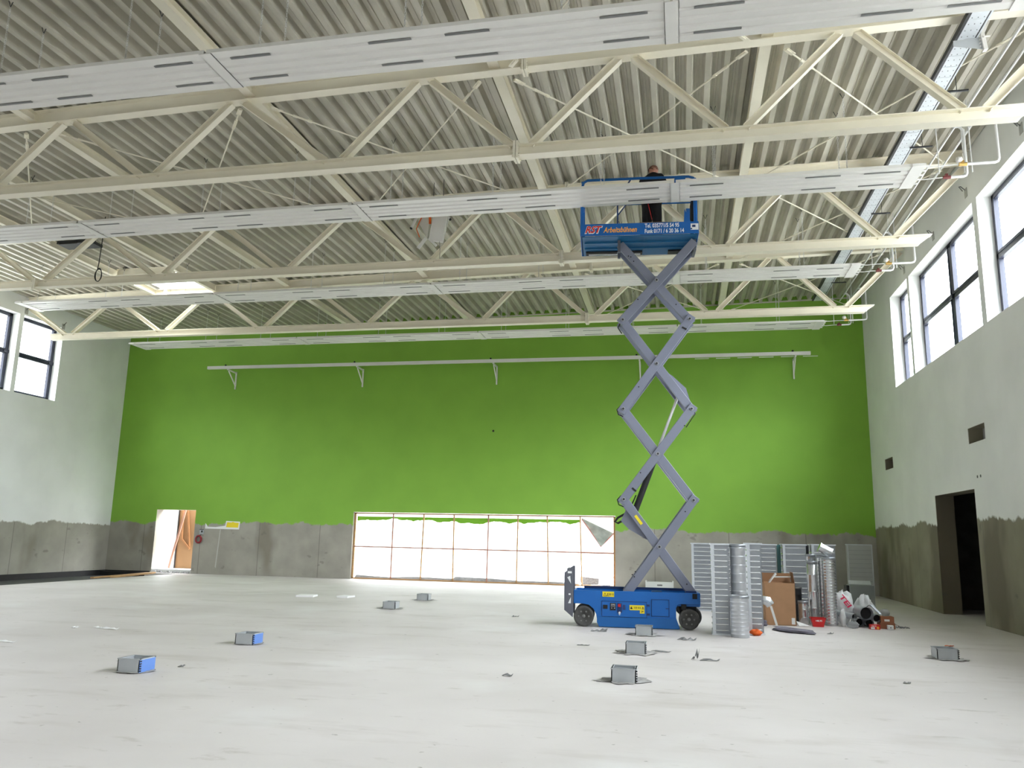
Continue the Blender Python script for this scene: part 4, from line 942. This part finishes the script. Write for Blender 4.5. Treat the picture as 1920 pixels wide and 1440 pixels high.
for (a, b_, w, l) in (((-20.15, 25.3), (-20.55, 29.3), .14, 'long brown plank at the edge of the floor left of the doorway'), ((-19.9, 26.0), (-20.35, 28.9), .16, 'short brown plank beside the long one left of the doorway')):
    m = MB(); m.bar((a[0], a[1], .02), (b_[0], b_[1], .04), w, .05); tag(ob('plank', m, M_wood), l, 'plank', 'planks by the left doorway')
m = MB(); m.box(-.46, .46, -.2, .2, 0, .27); m.box(-.48, -.44, -.22, .22, 0, .31); m.box(.44, .48, -.22, .22, 0, .31); m.cur = 1; m.box(-.08, .10, -.205, -.2, .14, .19)
tag(ob('white_case', m, [M_white, M_scrap], None, (-.78, 29.6, 0)), 'white box on the floor at the concrete wall behind the scissor lift', 'box')

# ------------------------------------------------------------------ ventilation parts and packaging in the right corner
GD = 'ventilation ducts stored in the corner'
def rect_duct(x0, x1, y, dep, h, label, sp=.105, mt=M_galv, rz=0.0, tilt=0.0):
    w = (x1-x0); t = thing('rectangular_duct', label, 'duct', ((x0+x1)/2, y+dep/2, 0), rz, GD)
    a, b_ = w/2, dep/2; m = MB()
    for q in ((-a, a, -b_, -b_+.004), (-a, a, b_-.004, b_), (-a, -a+.004, -b_, b_), (a-.004, a, -b_, b_)): m.box(*q, 0, h)
    z = .08; m.cur = 1
    while z < h-.05:
        m.prism([(-b_, z-.012), (-b_-.016, z), (-b_, z+.016)], 'x', -a+.03, a-.03); m.prism([(-a, z-.012), (-a-.014, z), (-a, z+.016)], 'y', -b_+.03, b_-.03); z += sp
    ob('duct_wall', m, [mt, M_bead], t)
    for z in (0, h-.03):
        m = MB(); e = .022
        m.box(-a-e, a+e, -b_-e, -b_, z, z+.03); m.box(-a-e, a+e, b_, b_+e, z, z+.03); m.box(-a-e, -a, -b_, b_, z, z+.03); m.box(a, a+e, -b_, b_, z, z+.03); ob('flange', m, M_tray, t)
    m = MB(); m.box(-a-.01, -a+.05, -b_-.012, -b_-.007, .03, h-.03); ob('corner_strip', m, M_tray, t)
    return t
rect_duct(.25, 1.62, 21.3, .5, 1.66, 'wide ribbed duct standing behind the upright ducts, leftmost of the back row')
rect_duct(1.88, 2.30, 21.3, .5, 1.67, 'ribbed duct of the back row just left of the teal film')
rect_duct(2.46, 3.00, 21.3, .5, 1.68, 'ribbed duct of the back row above the brown carton', .15)
rect_duct(3.14, 3.68, 21.3, .5, 1.69, 'rightmost ribbed duct of the back row behind the spiral ducts', .2)
rect_duct(.55, .86, 16.0, .42, 1.67, 'slim ribbed duct standing upright at the front next to the lift')
rect_duct(1.23, 1.49, 16.38, .6, 1.69, 'slim ribbed duct with bluish side, right of the round front ducts')
for a, b_, l, mt in ((2.34, 2.43, 'teal film strip between two ducts of the back row', M_teal), (3.04, 3.10, 'dark strip standing in for shade between the two right ducts of the back row', M_dark)):
    m = MB(); m.box(a, b_, 21.55, 21.6, 0, 1.66); tag(ob('film_shade_strip', m, mt), l, 'film strip')  # the dark one paints shade into an empty gap, the teal one is film
rect_duct(2.50, 2.92, 20.2, .3, .95, 'low ribbed duct behind the brown carton', .12)
def round_duct(x, y, r_, h, label, rib=.055, mt=M_galv2, seam=False):
    t = thing('spiral_duct', label, 'duct', (x, y, 0), 0, 'round ventilation ducts')
    pr = [(r_-.004, 0)]; z = 0.0
    while z < h-rib:
        pr += [(r_, z+.004), (r_, z+rib-.022), (r_+.011, z+rib-.011), (r_, z+rib)]; z += rib
    pr += [(r_, h), (r_-.004, h), (r_-.006, 0)]
    m = MB(); m.lathe(pr, 28); ob('duct_wall', m, mt, t)
    m = MB(); m.lathe([(r_+.002, h-.05), (r_+.012, h-.045), (r_+.012, h), (r_-.005, h+.003)], 28); ob('rim', m, M_galv, t)
    return t
round_duct(1.05, 16.30, .145, 1.66, 'tall round duct standing behind the short one at the front', .16, M_round)
round_duct(1.02, 15.80, .165, .74, 'short round ribbed duct standing frontmost beside the lift', .07, M_round)
round_duct(2.77, 18.9, .105, 1.33, 'smooth shiny round duct, left of the tall ribbed pair', .35)
round_duct(2.80, 19.25, .10, 1.47, 'shiny round duct half hidden behind the smooth one', .12)
round_duct(2.99, 19.05, .10, 1.45, 'narrow ribbed spiral duct of the tall pair', .075)
round_duct(3.09, 18.75, .13, 1.42, 'wide ribbed spiral duct of the tall pair, nearest the bags', .06)
round_duct(2.53, 18.75, .098, .49, 'short shiny round duct right of the brown carton', .16)
round_duct(2.50, 19.3, .085, .76, 'dark narrow round duct behind the short shiny one', .2, M_dark)
m = MB(); m.tube([(-.13, 0, .075), (.11, 0, -.05)], .10, 20, cap=False); m.tube([(-.13, 0, .075), (-.12, 0, .07)], .11, 20); m.tube([(.10, 0, -.045), (.11, 0, -.05)], .11, 20)
tag(ob('duct_bend', m, M_galv2, None, (3.06, 18.85, 1.56)), 'short shiny duct piece lying tilted on top of the tall ribbed ducts', 'duct')
# big carton
t = thing('cardboard_box', 'big open brown carton between the ducts with white parts sticking out', 'carton', (2.015, 18.65, 0))
m = MB(); a, b_, h = .315, .3, .87
for q in ((-a, a, -b_, -b_+.006), (-a, a, b_-.006, b_), (-a, -a+.006, -b_, b_), (a-.006, a, -b_, b_)): m.box(*q, 0, h)
m.box(-a, a, -b_, b_, 0, .006); m.box(-a-.002, a+.002, -b_-.004, -b_, .42, .428); ob('box_body', m, M_card, t)
for p0, q0, w in (((-a, 0, h), (-a-.02, 0, h+.20), .5), ((a, 0, h), (a-.03, 0, h+.22), .5), ((0, b_, h), (0, b_+.05, h+.18), .6)):
    m = MB(); m.bar(p0, q0, w, .006) if abs(p0[0]) < .01 else m.bar(p0, q0, .006, w, (0, 1, 0)); ob('flap', m, M_cardd, t)
m = MB(); m.box(.22, .29, -b_-.007, -b_-.004, .03, .16); ob('paper_label', m, M_white, t)
for k_, (p0, q0, l) in enumerate((((1.82, 18.5, .86), (1.97, 18.55, 1.06), 'left'), ((1.90, 18.6, .98), (2.28, 18.6, .99), 'right'), ((1.86, 18.65, .9), (1.99, 18.7, 1.04), 'rear'))):
    m = MB(); m.bar(p0, q0, .05, .025); tag(ob('white_profile', m, M_white), 'white profile end sticking out of the big carton, %s one' % l, 'profile', 'profiles in the carton')
t = thing('drain_elbow', 'pale metal pipe bend with a lever lying against the big carton', 'pipe bend', (1.72, 17.9, .50))
m = MB(); m.tube([(-.10, 0, .04), (0, 0, .02), (.06, 0, -.06)], [.085, .10, .09], 16); ob('bend', m, M_galv2, t)
m = MB(); m.bar((.06, -.03, -.08), (.17, -.05, -.49), .045, .02, (0, 1, 0)); ob('lever', m, M_panel, t)
# red tub with white print
t = thing('red_tub', 'red plastic tub with white print at the foot of the shiny ducts', 'tub', (2.765, 18.42, 0))
m = MB(); m.add([(-.10, -.08, 0), (.10, -.08, 0), (.10, .08, 0), (-.10, .08, 0), (-.145, -.11, .18), (.145, -.11, .18), (.145, .11, .18), (-.145, .11, .18), (-.13, -.1, .05), (.13, -.1, .05), (.13, .1, .05), (-.13, .1, .05)],
      [(0, 1, 2, 3), (0, 1, 5, 4), (1, 2, 6, 5), (2, 3, 7, 6), (3, 0, 4, 7)]); m.box(-.155, .155, -.12, -.108, .165, .185); m.box(-.155, .155, .108, .12, .165, .185); m.box(-.155, -.14, -.12, .12, .165, .185); m.box(.14, .155, -.12, .12, .165, .185)
ob('tub_body', m, M_red, t)
ob('lettering', text_mb('HILTI', -.055, .065, .11, .142, -.112, 0, .03), M_wht, t)
m = MB(); m.add([(-.1, 0, 0), (0, -.05, .01), (.16, -.02, .0), (.02, .06, .04), (-.16, .02, .10)], [(0, 1, 3), (1, 2, 3), (0, 3, 4)]); tag(ob('paper_scrap', m, M_foam, None, (2.48, 18.33, .005), fix=False), 'white paper scrap on the floor left of the red tub', 'paper')
# grey cloth, orange bundle
def lump(sx_, sy_, sz_, seed, rough=.2, n=14):
    rr = random.Random(seed); m = MB(); m.smooth = True; vs = []; nr_ = 9
    ph = [rr.random()*6 for _ in range(8)]
    for i in range(nr_+1):
        th = math.pi*i/nr_
        for j in range(n):
            a = 2*math.pi*j/n; f = 1+rough*(math.sin(3*a+ph[0]+2*th)+.6*math.sin(5*a+ph[1]-3*th)+.5*math.sin(2*th*3+ph[2]))*.5+rough*.5*(rr.random()-.5)
            vs.append((sx_*f*math.sin(th)*math.cos(a), sy_*f*math.sin(th)*math.sin(a), max(0, sz_*(1+f*math.cos(th)))))
    m.add(vs, [(i*n+j, i*n+(j+1) % n, (i+1)*n+(j+1) % n, (i+1)*n+j) for i in range(nr_) for j in range(n)])
    return m
tag(ob('work_cloth', lump(.26, .55, .03, 4, .35), M_rag, None, (2.10, 17.2, 0), (0, 0, .5)), 'grey cloth spread on the floor in front of the big carton', 'cloth')
tag(ob('work_cloth', lump(.12, .12, .07, 9, .35), M_rag, None, (1.60, 18.1, 0)), 'bunched grey cloth against the left side of the big carton', 'cloth')
tag(ob('orange_bundle', lump(.11, .09, .055, 12, .35), M_orange, None, (1.33, 16.2, 0)), 'crumpled orange bundle at the foot of the slim front ducts', 'bundle')
# bags
t = thing('white_bag', 'white plastic bag with red letters lying on the grey pipes', 'plastic bag', (3.46, 19.40, .0))
ob('bag_body', lump(.22, .21, .33, 21, .26, 30), M_bag, t)
tx = text_mb('TEI', -.17, .13, -.055, .055, 0, .1, .03)
lo = ob('lettering', tx, mat('pinkish_red', (.72, .03, .10), .6), t, (0.02, -.235, .47), (R(-16), R(52), 0))
t = thing('white_bag', 'white plastic bag right of the one with red letters', 'plastic bag', (3.92, 19.47, 0))
ob('bag_body', lump(.19, .19, .29, 33, .32, 30), M_bag, t); m = MB(); m.tube([(-.05, -.2, .34), (.04, -.22, .42), (.12, -.2, .36)], .006, 5); ob('dark_print', m, M_dark, t)
tag(ob('white_bag', lump(.06, .07, .17, 35, .25), M_bag, None, (3.31, 18.66, 0)), 'crumpled white bag hanging low beside the wide spiral duct', 'plastic bag')
tag(ob('clear_bag', lump(.12, .09, .065, 36, .3), M_clear, None, (3.45, 18.38, 0)), 'clear film bag on the floor under the grey pipes', 'plastic bag')
# plastic pipes
def pvc(p0, p1, r_, label):
    p0, p1 = Vector(p0), Vector(p1); d = (p1-p0).normalized(); t = thing('drain_pipe', label, 'pipe', p0, 0, 'grey drain pipes'); q = p1-p0
    m = MB(); m.tube([(0, 0, 0), q], r_, 24, cap=False); m.tube([d*.1, q], r_*.93, 24, cap=False); m.tube([q, q+d*.004], r_*.97, 24)
    m.tube([(0, 0, 0), d*.06], r_*1.06, 24, cap=False); ob('pipe_wall', m, M_pvc, t)
    m = MB(); m.tube([d*.10, d*.104], r_*.96, 24); ob('inside', m, M_black, t)
pvc((3.76, 18.55, .29), (3.71, 19.1, .29), .125, 'large grey drain pipe seen end on, middle of the pipe pile')
pvc((3.52, 18.55, .215), (3.28, 19.02, .235), .062, 'thin grey drain pipe pointing left out of the pile')
pvc((3.96, 18.55, .20), (3.93, 19.1, .22), .075, 'grey drain pipe at the right of the pile')
pvc((3.66, 18.75, .09), (3.62, 19.1, .09), .08, 'shadowed drain pipe at the bottom of the pile, left')
pvc((3.85, 18.75, .08), (3.83, 19.1, .08), .08, 'shadowed drain pipe at the bottom of the pile, right')
m = MB(); m.bar((3.90, 18.75, .45), (4.00, 18.42, .29), .05, .02); tag(ob('metal_angle', m, M_galv), 'metal angle lying on the right grey pipe', 'metal angle')
# small boxes
def carton(x0, x1, y0, y1, z0, z1, mt, label, nm='small_carton'):
    t = thing(nm, label, 'box', ((x0+x1)/2, (y0+y1)/2, z0), 0); m = MB(); m.box(-(x1-x0)/2, (x1-x0)/2, -(y1-y0)/2, (y1-y0)/2, 0, z1-z0); ob('box_body', m, mt, t, bevel=.004); return t
M_cardr = mat('reddish_cardboard', (.26, .10, .05), .85, var=.1)
t = carton(4.00, 4.29, 18.5, 18.8, 0, .12, M_cardr, 'brown carton at the bottom, right of the grey pipes'); m = MB(); m.bar((.14, -.05, .1), (.24, -.06, .06), .1, .006); ob('flap', m, M_cardd, t)
t = carton(4.02, 4.28, 18.52, 18.78, .12, .245, M_cardr, 'brown carton stacked on top, right of the grey pipes'); m = MB(); m.box(-.06, .04, -.134, -.13, .03, .07); ob('paper_label', m, M_white, t)
t = carton(3.76, 3.95, 18.28, 18.42, 0, .095, M_red, 'small red and white box in front of the grey pipes'); ob('lettering', text_mb('HILTI', -.07, .02, .055, .078, -.0715, 0, .03), M_wht, t)
m = MB(); m.box(-.085, -.01, -.0725, -.07, .01, .045); ob('paper_label', m, M_wht, t); m = MB(); m.cyl((.05, -.073, .035), (.05, -.07, .035), .026, 14); ob('round_sticker', m, M_org, t)
t = carton(4.115, 4.225, 18.36, 18.46, 0, .085, M_foam, 'small white box in front of the brown cartons'); m = MB(); m.cyl((0, -.052, .04), (0, -.05, .04), .014, 10); ob('dark_mark', m, M_scrap, t)
tag(ob('clear_bag', lump(.10, .09, .07, 44, .2), M_clear, None, (4.14, 18.65, .245)), 'clear film bag on top of the stacked brown cartons', 'plastic bag')
m = MB(); rr = random.Random(8)
for k_ in range(26):
    x, y = rr.uniform(-.13, .16), rr.uniform(-.12, .12); a = rr.random()*3.1; l_ = rr.uniform(.04, .13)
    m.tube([(x, y, .01), (x+l_*math.cos(a)*.5, y+l_*math.sin(a)*.5, .02+rr.random()*.03), (x+l_*math.cos(a), y+l_*math.sin(a), .01)], .004, 4)
tag(ob('wire_clippings', m, M_scrap, None, (4.46, 18.75, 0)), 'heap of dark wire clippings right of the brown cartons', 'wire', kind='stuff')
# flat duct panel and grey cabinet near the far right corner
t = thing('flat_duct', 'pale ribbed duct standing upright in the far right corner', 'duct', (5.7, 28.6, 0))
m = MB(); m.box(-.365, .365, 0, .35, 0, 1.7); z = .25; m.cur = 1
while z < 1.65: m.box(-.34, .34, -.008, 0, z, z+.010); z += .14
ob('duct_wall', m, [mat('pale_duct', (.50, .52, .52), .45, metal=.4), M_galv], t); m = MB(); m.box(-.38, .38, -.012, .36, 1.68, 1.715); m.box(-.385, -.355, -.012, .0, 0, 1.7); m.box(.355, .385, -.012, .36, 0, 1.7); ob('flange', m, M_tray, t)
t = thing('grey_cabinet', 'low grey metal housing standing behind the white bags', 'housing', (4.77, 24.1, 0))
m = MB(); m.box(-.31, .31, -.2, .3, 0, .62); ob('housing', m, mat('grey_housing', (.24, .26, .25), .5), t, bevel=.006); m = MB(); m.box(-.38, -.31, -.1, .3, 0, .60); ob('side_panel', m, M_black, t); m = MB(); m.bar((-.02, -.02, .63), (.02, .25, .72), .56, .01, (0, 0, 1)); ob('lid', m, M_box, t)
